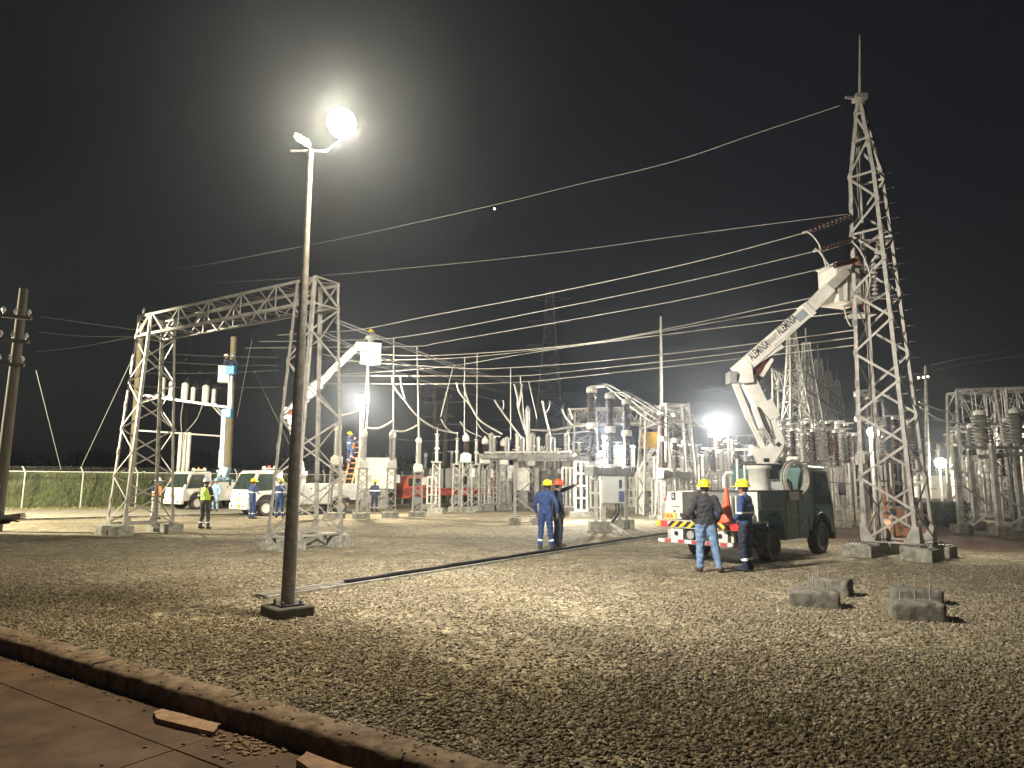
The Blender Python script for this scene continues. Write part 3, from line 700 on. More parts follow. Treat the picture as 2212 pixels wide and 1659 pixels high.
    md = o.modifiers.new('r', 'REMESH'); md.mode = 'VOXEL'; md.voxel_size = vox; sm = o.modifiers.new('s', 'SMOOTH'); sm.iterations = 3; sm.factor = .5
    dg = bpy.context.evaluated_depsgraph_get(); me2 = bpy.data.meshes.new_from_object(o.evaluated_get(dg)); bpy.data.objects.remove(o)
    nf = len(me2.polygons); cen_ = np.zeros(nf * 3); me2.polygons.foreach_get('center', cen_); cen_ = cen_.reshape(-1, 3)
    best = np.full(nf, 1e9); lab = np.zeros(nf, int); names = ['top', 'legs', 'shoe', 'skin', 'band']
    for A, B, ra, rb, lb in prims:
        A, B = np.array(A), np.array(B); d = B - A; t = np.clip(((cen_ - A) @ d) / (d @ d), 0, 1); dist = np.linalg.norm(cen_ - (A + t[:, None] * d), axis=1) - (ra + (rb - ra) * t)
        mk = dist < best; best[mk] = dist[mk]; lab[mk] = names.index(lb)
        if bands and ((lb == 'legs' and (A[2] < .7)) or (lb == 'top' and B[2] < 1.3 and ra < .06)):
            lo, hi = (.62, .72) if lb == 'legs' else (-.08, .0)
            if lb == 'legs': bm_ = mk & (t > lo) & (t < hi); lab[bm_] = 4
    z = cen_[:, 2]; tor = (np.abs(cen_[:, 0] - P['pel'].x) < .2) & (lab == 0) & (z < waist); lab[tor] = 1
    lab[(lab == 1) & (z > waist + .01)] = 0
    if bands:
        sh = P['che'].z - .12 if chest else -9; lab[(lab == 0) & (np.abs(z - sh) < .022)] = 4
    if vox < .03:      # cloth folds
        nv = len(me2.vertices); co = np.zeros(nv * 3); me2.vertices.foreach_get('co', co); co = co.reshape(-1, 3); no_ = np.zeros(nv * 3); me2.vertices.foreach_get('normal', no_); no_ = no_.reshape(-1, 3)
        sd = (abs(loc[0]) * 7.3) % 6; wv = np.sin(co[:, 2] * 47 + 3.1 * np.sin(co[:, 0] * 15 + sd) + 2.4 * np.sin(co[:, 1] * 17)) * np.sin(co[:, 2] * 19 + co[:, 0] * 21 + sd)
        amp = np.where(co[:, 2] < nk.z - .03, .0085, 0) * np.where(co[:, 2] < .12, .2, 1); co += no_ * (wv * amp)[:, None]; me2.vertices.foreach_set('co', co.ravel())
    me2.materials.clear()
    for m in (top, legs, shoes, SKIN, REFL): me2.materials.append(m)
    me2.polygons.foreach_set('material_index', lab.astype(np.int32)); me2.polygons.foreach_set('use_smooth', [True] * nf); me2.name = 'body'
    o = bpy.data.objects.new('body', me2); col.objects.link(o); o.parent = rt; WM[o.name] = wmat(rt)
    # hair, eyes, helmet
    MB().ball(h + Vector((0, -.022, .012)), .097, 14, (.88, .93, 1.12)).build('hair', HAIR, rt, local=True)
    if vox < .022:
        for sx in (-1, 1): MB().ball(h + Vector((sx * .033, .086, .012)), .011, 8).build('eye', BLACK, rt, local=True)
        MB().ball(h + Vector((0, .082, -.062)), .022, 8, (1, .35, .25)).build('mouth', mat('lips', (.25, .09, .07), .5, var=0), rt, local=True)
    if helmet:
        c = h + Vector((0, .0, .045)); q = MB(); ax = Vector((0, math.sin(helm_tilt), math.cos(helm_tilt)))
        q.lathe([(.120, 0), (.123, .02), (.121, .05), (.108, .085), (.080, .113), (.04, .128), (.001, .132)], c, 20, ax, 1, 1.12); q.tube([c + Vector((0, .12, .045)), c + Vector((0, .075, .118)), c + Vector((0, 0, .138)), c + Vector((0, -.075, .118)), c + Vector((0, -.12, .045))], .012, 6)
        hm_ = q.build('hard_hat', helmet, rt, local=True)
        q = MB(); n = 20; vs = []
        for r_, zz in ((.105, .012), (.140, .0), (.152, -.012), (.150, -.017), (.12, .0)):
            vs += [c + Vector((r_ * math.cos(2 * math.pi * j / n), r_ * 1.08 * math.sin(2 * math.pi * j / n) + (.045 if math.sin(2 * math.pi * j / n) > .3 and r_ > .13 else 0), zz - .03 * math.sin(helm_tilt) * math.sin(2 * math.pi * j / n))) for j in range(n)]
        q.add(vs, [(i * n + j, i * n + (j + 1) % n, (i + 1) * n + (j + 1) % n, (i + 1) * n + j) for i in range(4) for j in range(n)], True); q.build('brim', helmet, hm_, local=True)
    if vest:
        q = MB(); n = 18; rows = []
        for c, rx, ry in ((pel + Vector((0, 0, .05)), .192, .146), (pel.lerp(che, .45), .186, .140), (che, .205, .148), (che.lerp(nk, .45), .188, .134), (che.lerp(nk, .75), .13, .112)): rows += ring(c, rx, ry, n)
        q.add(rows, [(i * n + j, i * n + (j + 1) % n, (i + 1) * n + (j + 1) % n, (i + 1) * n + j) for i in range(4) for j in range(n)], True)
        vo_ = q.build('safety_vest', vest, rt, local=True)
        q = MB()
        for sx in (-1, 1):
            q.tube([che.lerp(nk, .7) + Vector((sx * .10, -.108, 0)), che + Vector((sx * .03, -.154, 0)), pel.lerp(che, .3) + Vector((-sx * .08, -.138, 0))], .014, 4)
        q.build('reflective_tape', REFL, vo_, local=True)
    # hands: palm with five bent fingers
    if hands:
        for s, sg in (('R', 1), ('L', -1)):
            if hands != True and s not in hands: continue
            w_ = P['wr' + s]; d = (w_ - P['el' + s]).normalized(); side = d.cross(Vector((0, 1, 0)) if abs(d.y) < .8 else Vector((0, 0, 1))).normalized(); nrm = side.cross(d).normalized()
            fwd = nrm if nrm.y > 0 else -nrm; side = d.cross(fwd) * (1 if sg > 0 else -1); inn = -side if True else side
            q = MB(); pc = w_ + d * .055; q.bar(w_ - d * .02, w_ + d * .095, .030, .078, up=fwd, w2=.026, h2=.08)
            for i, (o_, ln) in enumerate(((.030, .070), (.010, .078), (-.010, .073), (-.029, .058))):
                b_ = w_ + d * .09 + fwd * o_; mid = b_ + d * ln * .5 + inn * .008; q.tube([b_ - d * .015, mid, b_ + d * ln * .85 + inn * .028], [.0095, .009, .007], 6)
            b_ = w_ + d * .03 + fwd * .034; q.tube([b_, b_ + fwd * .028 + d * .025, b_ + fwd * .03 + d * .055 + inn * .012], [.012, .0105, .008], 6)
            q.build('hand', SKIN if hold != 'dark_hand' else BOOT, rt, local=True)
    return rt
def gp(u, v): p = G(u, v); p.z = 0; return p
PP = {}
PP[1] = person('man in black jacket, blue jeans and yellow hard hat, back turned, at the truck deck', gp(1528, 1236), (.18, 1),
    dict(elR=(.275, -.06, 1.15), elL=(-.275, -.06, 1.15), wrR=(.215, .07, .97), wrL=(-.215, .07, .97), anR=(.22, -.06, .10), toeR=(.28, .08, .045), anL=(-.13, 0, .10), toeL=(-.17, .16, .045), knR=(.16, 0, .5), head=(0, .03, 1.60)),
    JACK, JEAN, BOOT, HYEL, bands=False, waist=.90, hands=False, bulk=1.2, helm_tilt=-.12)
PP[2] = person('man in blue jacket, dark trousers and yellow hard hat just right of the cone', gp(1614, 1234), (-.72, .62),
    dict(elR=(.27, -.04, 1.12), wrR=(.24, .10, .90), elL=(-.27, -.02, 1.13), wrL=(-.20, .14, .98), che=(0, -.01, 1.25), pel=(0, -.01, .95)),
    NAVY, DNAVY, DNAVY, HYEL, waist=.92)
PP[3] = person('man in blue workwear and yellow hard hat, back turned, standing at the cable trench', gp(1178, 1187), (.25, 1),
    dict(anR=(.17, .02, .1), toeR=(.24, .16, .045), head=(.05, .05, 1.59), wrR=(.30, .04, .9), elR=(.30, -.03, 1.15)), NAVY, NAVY, BOOT, HYEL, helm_tilt=-.15, chest=False)
bp_ = gp(1195, 1183)
PP[4] = person('man in dark navy and orange-red hard hat pointing right with a raised arm', bp_ + Vector((.13, .12, 0)), (.93, .35),
    dict(elL=(-.17, .28, 1.50), wrL=(-.12, .52, 1.60), wrR=(.24, .04, .90)), DNAVY, DNAVY, BOOT, HRED, bands=False)
PP[5] = person('man in lime vest, black clothes and white hard hat standing between the gantry columns', gp(440, 1143), (.35, 1),
    dict(anR=(.17, 0, .1), anL=(-.17, 0, .1), wrR=(.20, .12, 1.02), elR=(.29, .0, 1.15), wrL=(-.26, .06, .95)), BLACK, BLACK, BLACK, HWHT, vest=HIVIS, vox=.024, waist=.9)
PP[6] = person('man in an orange vest and white hard hat inside the left gantry column', gp(334, 1122), (.75, -.4),
    dict(wrR=(.10, .26, 1.15), wrL=(-.10, .26, 1.15), elR=(.22, .10, 1.14), elL=(-.22, .10, 1.14)), DNAVY, MATS['grey_porcelain'], BOOT, HWHT, vest=HIVO, vox=.026, waist=.93)
PP[7] = person('man in blue overalls and yellow hard hat beside the nearer white truck front', gp(543, 1121), (.6, .7),
    dict(wrR=(.12, .25, 1.12), elR=(.26, .08, 1.15)), NAVY, NAVY, BOOT, HYEL, vox=.026)
PP[8] = person('man in blue overalls and yellow hard hat just left of the tall grey lamp post', gp(602, 1119), (.1, 1),
    dict(anR=(.18, 0, .1), anL=(-.15, 0, .1)), NAVY, NAVY, BOOT, HYEL, vox=.026)
PP[9] = person('worker in pale blue overalls standing between the two white trucks', gp(464, 1104), (-.2, -1), {}, LBLUE, LBLUE, BOOT, mat('blue_hard_hat', (.25, .45, .6), .3, var=0), bands=False, vox=.03, hands=False)
PP[11] = person('worker in dark navy and yellow hard hat behind the lattice pedestals', gp(808, 1106), (.2, 1), {}, DNAVY, DNAVY, BOOT, HYEL, vox=.03, hands=False)
# figure cut by the left edge, its backlit darkness put into clothes and hands
q = gp(-55, 1325)
PP[16] = person('dark silhouetted person cut off by the left edge of the picture', q, (1, .25),
    dict(elR=(.22, .2, 1.18), wrR=(.12, .34, 1.20), elL=(-.22, .08, 1.15), wrL=(-.1, .22, 1.15), pel=(0, -.02, .95)), JACK, JACK, BLACK, None, bands=False, vox=.022, hold='dark_hand')
# ------------------------------------------------------------------ vehicles
def wheel(root, c, axis, r=.38, w=.24, tyre=RUBBER, rimm=GREYP):
    c = Vector(c); t = MB(); t.lathe([(r * .62, -w / 2), (r * .93, -w / 2), (r, -w / 2 + .03), (r, w / 2 - .03), (r * .93, w / 2), (r * .62, w / 2), (r * .60, 0), (r * .62, -w / 2)], c, 22, axis, caps=False)
    for k in range(22):
        a = 2 * math.pi * k / 22; s_, t_, d_ = frame(axis); p = c + (s_ * math.cos(a) + t_ * math.sin(a)) * (r + .004)
        t.bar(p - d_ * w * .42, p + d_ * w * .42, .05, .018, up=(p - c))
    wr = t.build('wheel', tyre, root, local=True)
    q = MB(); q.lathe([(.001, w / 2 - .05), (r * .22, w / 2 - .03), (r * .30, w / 2 - .09), (r * .52, w / 2 - .07), (r * .62, w / 2 - .015), (r * .64, w / 2 - .03)], c, 18, axis)
    q.build('rim', rimm, wr, local=True); return wr
def cab(root, y0, m, wid=1.90, h=2.12, ln=1.55, plate=None, lights=True, dim=False):
    """cab-over cab from y0 (rear wall) forwards; x across, z up"""
    b = MB(); X, Y, Z = Vector((0, 1, 0)), Vector((0, 0, 1)), 0
    prof = [(0, .60), (.18, .60), (.30, .86), (.55, 1.0), (.95, .98), (1.18, .78), (1.26, .50), (ln + .06, .48), (ln + .09, .8), (ln + .05, 1.20), (ln - .30, h - .12), (ln - .42, h), (.1, h + .01), (0, h - .06)]
    b.prism(prof, (0, y0, 0), X, Y, wid); c = b.build('cab', m, root, .035, local=True)
    def gl(pts, nm='window', mm=GLASS): q = MB(); q.add(pts, [tuple(range(len(pts)))]); q.add([Vector(p) for p in pts], [tuple(range(len(pts) - 1, -1, -1))]); return q.build(nm, mm, c, local=True)
    # windscreen: a slab lying on the sloped face
    f0, f1 = Vector((0, y0 + ln + .045, 1.24)), Vector((0, y0 + ln - .285, h - .14)); d = (f1 - f0); nn = Vector((0, d.z, -d.y)).normalized()
    q = MB(); P0 = [f0 + Vector((x * (wid / 2 - .09), 0, 0)) for x in (-1, 1)]; P1_ = [f1 + Vector((x * (wid / 2 - .14), 0, 0)) for x in (1, -1)]
    pts = P0 + P1_; q.hexa([p - nn * .01 for p in pts] + [p + nn * .012 for p in pts]); ws = q.build('windscreen', GLASS, c, local=True)
    q = MB()
    for s_ in (-.45, .2): q.bar(f0 + nn * .025 + Vector((s_, 0, .02)), f0 + d * .45 + nn * .025 + Vector((s_ + .3, 0, 0)), .018, .012)
    q.build('wiper', BLACK, ws, local=True)
    for sx in (-1, 1):
        o = Vector((sx * (wid / 2 + .004), y0, 0)); poly = [(.42, 1.22), (ln - .12, 1.18), (ln - .40, h - .16), (.42, h - .14)]
        q = MB(); q.prism(poly, o, X, Y, .014); dw = q.build('side_window', GLASS, c, local=True)
        q = MB(); ol = [(.36, .90), (.36, h - .09), (ln - .36, h - .10), (ln - .05, 1.18), (ln - .02, .9)]
        q.tube([o + X * a + Y * z_ + Vector((sx * .004, 0, 0)) for a, z_ in ol], .007, 4); q.build('door_seam', DARKM, c, local=True)
        MB().box(o + Vector((sx * .012, .50, 1.08)), (.02, .14, .035)).build('door_handle', BLACK, c, local=True)
        q = MB(); q.tube([o + Vector((0, ln - .18, 1.75)), o + Vector((sx * .20, ln + .06, 1.72))], .012, 5); q.box(o + Vector((sx * .22, ln + .06, 1.58)), (.16, .05, .32)); q.build('mirror', BLACK, c, local=True)
        q = MB(); q.tube([o + Vector((sx * .006, .74 + .52 * math.cos(math.pi * k / 10), .50 + .50 * math.sin(math.pi * k / 10))) for k in range(11)], .022, 5); q.box(o + Vector((-sx * .32, .74, .74)), (.5, .98, .4)); q.build('wheel_arch', BLACK, c, local=True)
        q = MB(); q.box((sx * (wid / 2 - .28), y0 + ln + .085, .78), (.40, .03, .17)); hl_ = q.build('headlight', HEADL if lights else SIGNW, c, .01, local=True)
        MB().box((sx * (wid / 2 - .05), y0 + ln + .06, .80), (.08, .05, .16)).build('indicator', AMBER, hl_, local=True)
    MB().box((0, y0 + ln + .085, .80), (.92, .02, .18)).build('grille', DARKM if dim else MATS['grey_paint'], c, local=True)
    for zz in (.76, .84): MB().box((0, y0 + ln + .098, zz), (.9, .012, .022)).build('grille_bar', m, c, local=True)
    MB().box((0, y0 + ln + .08, 1.04), (.14, .02, .06)).build('emblem', DARKM, c, .008, local=True)
    bu = MB(); bu.box((0, y0 + ln + .06, .46), (wid - .02, .18, .28)); bu = bu.build('bumper', m if not dim else DARKM, root, .03, local=True)
    for sx in (-1, 1): MB().lathe([(.06, 0), (.06, .02)], (sx * .62, y0 + ln + .145, .46), 10, (0, 1, 0)).build('fog_light', DARKM, bu, local=True)
    if plate: MB().box((plate[0], y0 + ln + .158, .46), (.36, .012, .16)).build('number_plate', plate[1], bu, local=True)
    return c
# ---- green bucket truck
C1 = gp(1592, 1200); RL = gp(1414, 1183)
tdir = (gp(1773, 1195) - gp(1661, 1213)).normalized(); tdir = Vector((tdir.x * .98, tdir.y, 0)).normalized()
rrw = gp(1661, 1213)
gorig = rrw - tdir * 1.45 - Vector((tdir.y, -tdir.x, 0)) * .84
gtk = thing('bucket_truck', 'dark green bucket truck with open rear deck and white articulated boom raised to the pylon', 'bucket truck', gorig, facing(tdir.x, tdir.y))
GT = wmat(gtk); tx = Vector((tdir.y, -tdir.x, 0))
def T(x, y, z): return GT @ Vector((x, y, z))
WB = (gp(1773, 1196) - rrw).length
for x in (-.84, .84):
    wheel(gtk, (x, 1.45, .37), (1 if x > 0 else -1, 0, 0), .37, .26, DUSTY if x > 0 else RUBBER, DUSTY); wheel(gtk, (x * 1.03, 1.45 + WB, .39), (1 if x > 0 else -1, 0, 0), .39, .24, RUBBER, DARKM)
q = MB()
for x in (-.38, .38): q.box((x, 2.3, .62), (.09, 4.6, .16))
q.box((0, 1.45, .42), (1.5, .14, .14)); q.box((0, 1.45 + WB, .42), (1.5, .12, .12)); q.build('chassis', DARKM, gtk, local=True)
MB().box((0, .62, .865), (2.0, 1.24, .05)).build('rear_deck', GREYP, gtk, .008, local=True)
MB().box((0, 2.6, .88), (1.12, 2.7, .05)).build('bed_floor', GREYP, gtk, local=True)
HWM = mat('dirty_white_steel', (.62, .58, .50), .5, c2=(.38, .33, .27), scale=6)
bb = MB().box((0, -.01, .80), (2.06, .06, .17)).build('rear_beam', HWM, gtk, .006, local=True)
for x0, x1, sg in ((-.72, -.02, 1), (.02, .72, -1)):
    n = 7
    for i in range(n):
        a = x0 + (x1 - x0) * i / n; b_ = x0 + (x1 - x0) * (i + 1) / n; k_ = .07 * sg
        q = MB(); q.add([(a - k_, -.044, .735), (b_ - k_, -.044, .735), (b_ + k_, -.044, .865), (a + k_, -.044, .865)], [(0, 1, 2, 3)]); q.build('hazard_stripe', YEL if i % 2 else BLACK, bb, local=True)
for x in (-.87, .87):
    MB().box((x * .97, -.05, .80), (.16, .035, .13)).build('tail_light', TAIL, gtk, .01, local=True)
    MB().box((x * 1.14, -.045, .80), (.10, .02, .12)).build('corner_marker', SIGNW if x > 0 else YEL, gtk, local=True)
MB().box((0, .04, .60), (1.5, .04, .25)).build('rear_panel', DARKM, gtk, local=True)
for x in (-.56, .50):
    p_ = MB().box((x, .005, .60), (.32, .02, .26)).build('white_panel', WPAINT, gtk, .004, local=True)
    MB().lathe([(.05, 0), (.05, .02)], (x, -.006, .6), 12, (0, -1, 0)).build('round_port', BLACK, p_, local=True)
MB().lathe([(.07, 0), (.09, .01), (.09, .03)], (-.2, .0, .58), 14, (0, -1, 0)).build('tow_socket', GREYP, gtk, local=True)
ub = MB().box((0, -.01, .43), (2.02, .06, .09)).build('underrun_bar', GREYP, gtk, local=True)
for i in range(12): MB().box((-.93 + i * .169, -.045, .43), (.12 if i % 2 else .15, .012, .06)).build('reflector_strip', SIGNR if i % 2 else SIGNW, ub, local=True)
for x in (-.85, .85): MB().box((x * .9, .06, .62), (.06, .1, .42)).build('bracket', HWM, gtk, local=True)
# side boxes
SB0, SB1, SBT = .75, 3.50, 1.52
def sidebox(sx):
    m = GREEN if sx > 0 else WPAINT; q = MB(); X, Y = Vector((0, 1, 0)), Vector((0, 0, 1))
    aw = WB + 1.45 - .56
    prof = [(SB0, .88), (.96, .88), (1.02, .88), (1.12, 1.02), (1.45, 1.10), (1.78, 1.02), (1.95, .80), (1.98, .44), (SB1 - .25, .44), (SB1 - .25, .9), (SB1, .98), (SB1, SBT), (SB0, SBT)]
    q.prism(prof, (sx * .79, 0, 0), X, Y, .42); b_ = q.build('side_box', m, gtk, .012, local=True)
    return b_
bR = sidebox(1); bL = sidebox(-1)
e_ = 1.004
for (y0, y1, z0, z1, m, nm) in ((.80, 2.02, 1.15, 1.47, GREEN, 'long'), (2.06, 2.66, .48, 1.44, OLIVE, 'tall'), (2.70, 3.44, .96, 1.44, GREEN, 'upper'), (2.70, 3.22, .48, .92, GREENB, 'low')):
    d_ = MB().box((e_, (y0 + y1) / 2, (z0 + z1) / 2), (.022, y1 - y0, z1 - z0)).build('locker_door', m, bR, .006, local=True)
    MB().box((e_ + .02, (y0 + y1) / 2, z1 - .09 if nm != 'tall' else .95), (.02, .12, .05)).build('latch', GREYP, bR, local=True)
MB().box((e_ + .016, 2.50, 1.42), (.012, .50, .20)).build('white_sticker', SIGNW, bR, local=True)
MB().box((1.0, 1.3, 1.135), (.03, 1.15, .018)).build('trim_strip', GREYP, bR, local=True)
MB().box((.79, 2.12, SBT + .012), (.46, 2.8, .03)).build('box_lid', DARKM, bR, local=True)
MB().box((.79, SB0 - .012, 1.2), (.40, .022, .62)).build('rear_door', WPAINT, bR, .006, local=True)
q = MB(); q.tube([(.68, SB0 - .05, 1.05), (.68, SB0 - .07, 1.1), (.68, SB0 - .07, 1.36), (.72, SB0 - .07, 1.42), (.84, SB0 - .07, 1.42)], .012, 6); q.build('grab_rail', HWM, bR, local=True)
# white rear cabinet on the left with label and plate
q = MB(); q.prism([(-.28, .895), (.22, .895), (.22, 1.50), (-.16, 1.50)], (-.74, .45, 0), (1, 0, 0), (0, 0, 1), .5); cb_ = q.build('white_cabinet', WPAINT, gtk, .01, local=True)
lb_ = MB().box((-.74, .19, 1.40), (.10, .012, .16)).build('black_label', BLACK, cb_, local=True)
for i in range(3): MB().box((-.74, .181, 1.36 + .035 * i), (.05, .006, .015)).build('label_mark', SIGNW, lb_, local=True)
MB().box((-.70, .188, 1.18), (.22, .012, .012)).build('handle_bar', GREYP, cb_, local=True); MB().lathe([(.02, 0), (.02, .015)], (-.72, .195, 1.07), 8, (0, -1, 0)).build('lock', DARKM, cb_, local=True)
pl_ = MB().box((-.84, .175, .955), (.34, .014, .15)).build('yellow_plate', mat('plate_yellow', (.75, .50, .12), .5, var=0), cb_, local=True)
text_part('NEA', .12, T(-.86, .166, .955), -Vector((-tx)), (0, 0, 1), mat('plate_ink', (.3, .06, .02), .6, var=0), pl_)
for x, z1 in ((-1.0, 1.35), (-.92, 1.15)): MB().tube([(x, .08, .89), (x, .08, z1 - .25)], .016, 6).build('guard_post', WPAINT, gtk, local=True)
MB().ball((-.98, .25, 1.33), .045, 10).build('red_beacon', TAIL, gtk, local=True)
MB().box((0, 1.05, 1.20), (1.0, .04, .60)).build('tool_bin', mat('bin_grey', (.22, .21, .19), .7, c2=(.15, .145, .13), scale=4), gtk, local=True)
q = MB(); q.box((0, 1.06, 1.53), (1.3, .14, .035)); q.build('cross_rail', DARKM, gtk, local=True)
for x, y, h_ in ((-.60, 1.1, .62), (.34, 1.15, .75), (.44, 1.3, .6)):
    q = MB(); q.bar((x, y, 1.5), (x, y, 1.5 + h_), .05); q.prism([(-.1, 0), (.1, 0), (.02, .14), (-.02, .14)], (x, y, 1.5), (1, 0, 0), (0, 0, 1), .04); q.build('boom_rest_post', WPAINT, gtk, .004, local=True)
q = MB(); q.tube([(.28, .9, 1.0), (.28, .9, 1.42), (.40, .9, 1.42), (.40, .9, 1.0)], .018, 6); q.build('hand_rail', WPAINT, gtk, local=True)
# pedestal, turret and boom, all in the plane of the picture above the bed
pc = None
for k in range(200):
    y = 1.6 + k * .012
    if U(1640, 1040, T(0, y, 0).y).x <= T(0, y, 0).x: pc = T(0, y, 0); break
pc = pc or T(0, 2.6, 0); BY = pc.y
def B_(u, v, dy=0.0): return U(u, v, BY + dy)
zp = B_(1640, 1006).z
MB().lathe([(.30, .9), (.30, 1.0), (.255, 1.02), (.255, zp - .1), (.29, zp - .09), (.29, zp)], (pc.x, pc.y, 0), 24).build('pedestal', BOOMW, gtk)
def plate(pix, dy, th, nm, m, par, bevel=.006):
    pts = [B_(u, v, dy) for u, v in pix]; c = sum(pts, Vector()) / len(pts); q = MB(); q.prism([((p - c).x, (p - c).z) for p in pts], (c.x, BY + dy, c.z), (1, 0, 0), (0, 0, 1), th); return q.build(nm, m, par, bevel)
# the turret's two cheek plates
TR = [(1629, 983), (1633, 970), (1650, 968), (1680, 944), (1693, 943), (1695, 958), (1690, 972), (1673, 1001), (1645, 1002), (1632, 992)]
tur = plate(TR, -.20, .03, 'turret', BOOMW, gtk); plate(TR, .20, .03, 'turret_plate', BOOMW, gtk)
plate([(1630, 983), (1648, 969), (1690, 965), (1672, 1001), (1640, 1001)], 0, .37, 'turret_core', BOOMW, gtk)
plate([(1650, 990), (1662, 990), (1662, 998), (1650, 998)], -.218, .01, 'access_hole', BLACK, tur, 0); plate([(1682, 954), (1689, 961), (1682, 966), (1675, 960)], -.218, .01, 'access_hole', BLACK, tur, 0)
plate([(1620, 962), (1630, 966), (1630, 982), (1618, 985), (1622, 973)], -.05, .3, 'turret_bracket', BOOMW, gtk)
MB().bar(B_(1589, 971, .1), B_(1708, 971, .1), .06, .06).build('outrigger_beam', BOOMW, gtk)
def pbeam(a, b, w, h, nm, m, par, dy=0, **k):
    q = MB(); q.bar(B_(*a, dy), B_(*b, dy), w, h, up=(0, 0, 1), **k); return q.build(nm, m, par, .012)
lb = pbeam((1681, 958), (1614, 818), .26, .30, 'lower_boom', BOOMW, gtk, .02, w2=.26, h2=.36)
pbeam((1668, 905), (1650, 868), .30, .34, 'boom_collar', BOOMW, lb, .02)
pbeam((1652, 974), (1618, 905), .09, .11, 'levelling_link', BOOMW, gtk, -.10); pbeam((1618, 905), (1586, 824), .10, .14, 'levelling_link', BOOMW, gtk, -.10)
pbeam((1645, 925), (1628, 876), .10, .12, 'lift_cylinder', BOOMW, gtk, -.22); pbeam((1672, 962), (1645, 925), .06, .06, 'cylinder_rod', ALU, gtk, -.22)
q = MB(); q.tube(smoothline([B_(1636, 880, -.26), B_(1646, 905, -.28), B_(1655, 925, -.28), B_(1672, 948, -.25)]), .016, 6); q.tube(smoothline([B_(1640, 885, -.24), B_(1652, 900, -.27), B_(1660, 925, -.26), B_(1670, 955, -.25)]), .012, 6); q.build('hydraulic_hose', BLACK, gtk)
plate([(1596, 800), (1606, 781), (1619, 790), (1624, 828), (1600, 831), (1592, 826)], -.02, .40, 'elbow', BOOMW, gtk, .02)
plate([(1571, 804), (1588, 804), (1588, 830), (1571, 830)], -.02, .34, 'elbow_motor', GREYP, gtk, .02)
plate([(1586, 812), (1596, 808), (1598, 822), (1588, 826)], -.02, .30, 'elbow_hinge', DARKM, gtk)
# upper boom: outer box, collar, inner box
a, b_, c_ = (1590, 806), (1742, 672), (1816, 596)
A3, B3 = B_(*a), B_(*b_); ud = (B3 - A3).normalized(); un = Vector((-ud.z, 0, ud.x))
ob = MB(); hh0, hh1 = .36, .33
ob.prism([(0, -hh0 / 2), ((B3 - A3).length, -hh1 / 2), ((B3 - A3).length, hh1 / 2), (0, hh0 / 2)], A3 + Vector((0, -.02, 0)), ud, un, .30); ubm = ob.build('upper_boom', BOOMW, gtk, .015)
plate([(1618, 800), (1668, 766), (1690, 752), (1680, 741), (1612, 790)], -.02, .24, 'boom_gusset', BOOMW, ubm)
plate([(1621, 811), (1623, 800), (1667, 763), (1665, 774), (1651, 790), (1640, 809)], .0, .16, 'maroon_link', mat('maroon_paint', (.13, .03, .03), .6, c2=(.07, .02, .02), scale=8), ubm)
pbeam((1645, 812), (1667, 775), .12, .10, 'boom_cylinder', BOOMW, ubm, -.02)
pbeam((1668, 748), (1712, 712), .05, .06, 'cable_guard', BOOMW, ubm, -.16)
pbeam((1742, 672), (1791, 622), .26, .29, 'insulated_boom', BOOMW, ubm, -.02); pbeam((1737, 676), (1747, 667), .34, .38, 'boom_band', BOOMW, ubm, -.02)
pbeam((1722, 690), (1741, 673), .006, .20, 'grey_decal', mat('decal_grey', (.34, .38, .40), .6, c2=(.26, .30, .32), scale=5), ubm, -.176)
MB().bar(B_(1791, 622, -.02), B_(1828, 586, -.02), .20, .22).build('boom_tip', mat('boom_tip_grey', (.50, .49, .42), .6, c2=(.36, .35, .30), scale=3), ubm, .01)
for (u, v, s_, t_) in ((1640, 757, .28, 'ALEMINSA'), (1700, 702, .28, 'ALEMINSA')):
    text_part(t_, s_, B_(u, v, -.174), ud, un, mat('lettering_ink', (.04, .04, .045), .6, var=0), ubm, sx=.48)
text_part('VERSALIFT', .16, B_(1668, 733, -.174), ud, un, mat('faded_ink', (.22, .22, .21), .6, var=0), ubm, sx=.5)
# bucket: open-topped fibreglass box with liner lip
def bucket(par, c, w, d, h, m, rz=0, nm='bucket', lip=True):
    q = MB(); M = Matrix.Rotation(rz, 3, 'Z'); t = .03
    for (dx, dy, sx_, sy_) in ((0, -d / 2, w, t), (0, d / 2, w, t), (-w / 2, 0, t, d - t * 1.02), (w / 2, 0, t, d - t * 1.02)):
        q.box(Vector(c) + M @ Vector((dx, dy, h / 2)), (sx_, sy_, h), rz)
    q.box(Vector(c) + Vector((0, 0, .015)), (w - .02, d - .02, .03), rz); o = q.build(nm, m, par, .01)
    if lip:
        q = MB(); M_ = [Vector(c) + M @ Vector((sx_ * (w / 2 + .025), sy_ * (d / 2 + .025), h)) for sx_, sy_ in ((-1, -1), (1, -1), (1, 1), (-1, 1))]; q.tube(M_, .03, 6, closed=True); q.build('bucket_rim', m, o)
    return o
bkt = B_(1816, 660, .38); BK = bucket(gtk, (bkt.x, bkt.y, bkt.z), .78, .62, 1.0, BOOMW, .35)
MB().bar(B_(1822, 590, .05), B_(1822, 650, .05), .10, .16).build('bucket_bracket', BOOMW, gtk); 
bk2 = bucket(gtk, tuple(B_(1852, 652, .55)), .45, .45, .55, BOOMW, .35, 'tool_tray')
person('worker in orange-brown clothes up in the bucket at the tall pylon', B_(1858, 668, .42) + Vector((0, 0, -.12)), (.4, 1), dict(wrR=(.12, .45, 1.45), elR=(.27, .2, 1.32)), mat('rust_overalls', (.38, .10, .05), .8, c2=(.25, .07, .04), scale=8), None, BOOT, mat('dark_hard_hat', (.05, .06, .12), .3, var=0), bands=False, vox=.024, hands='L')
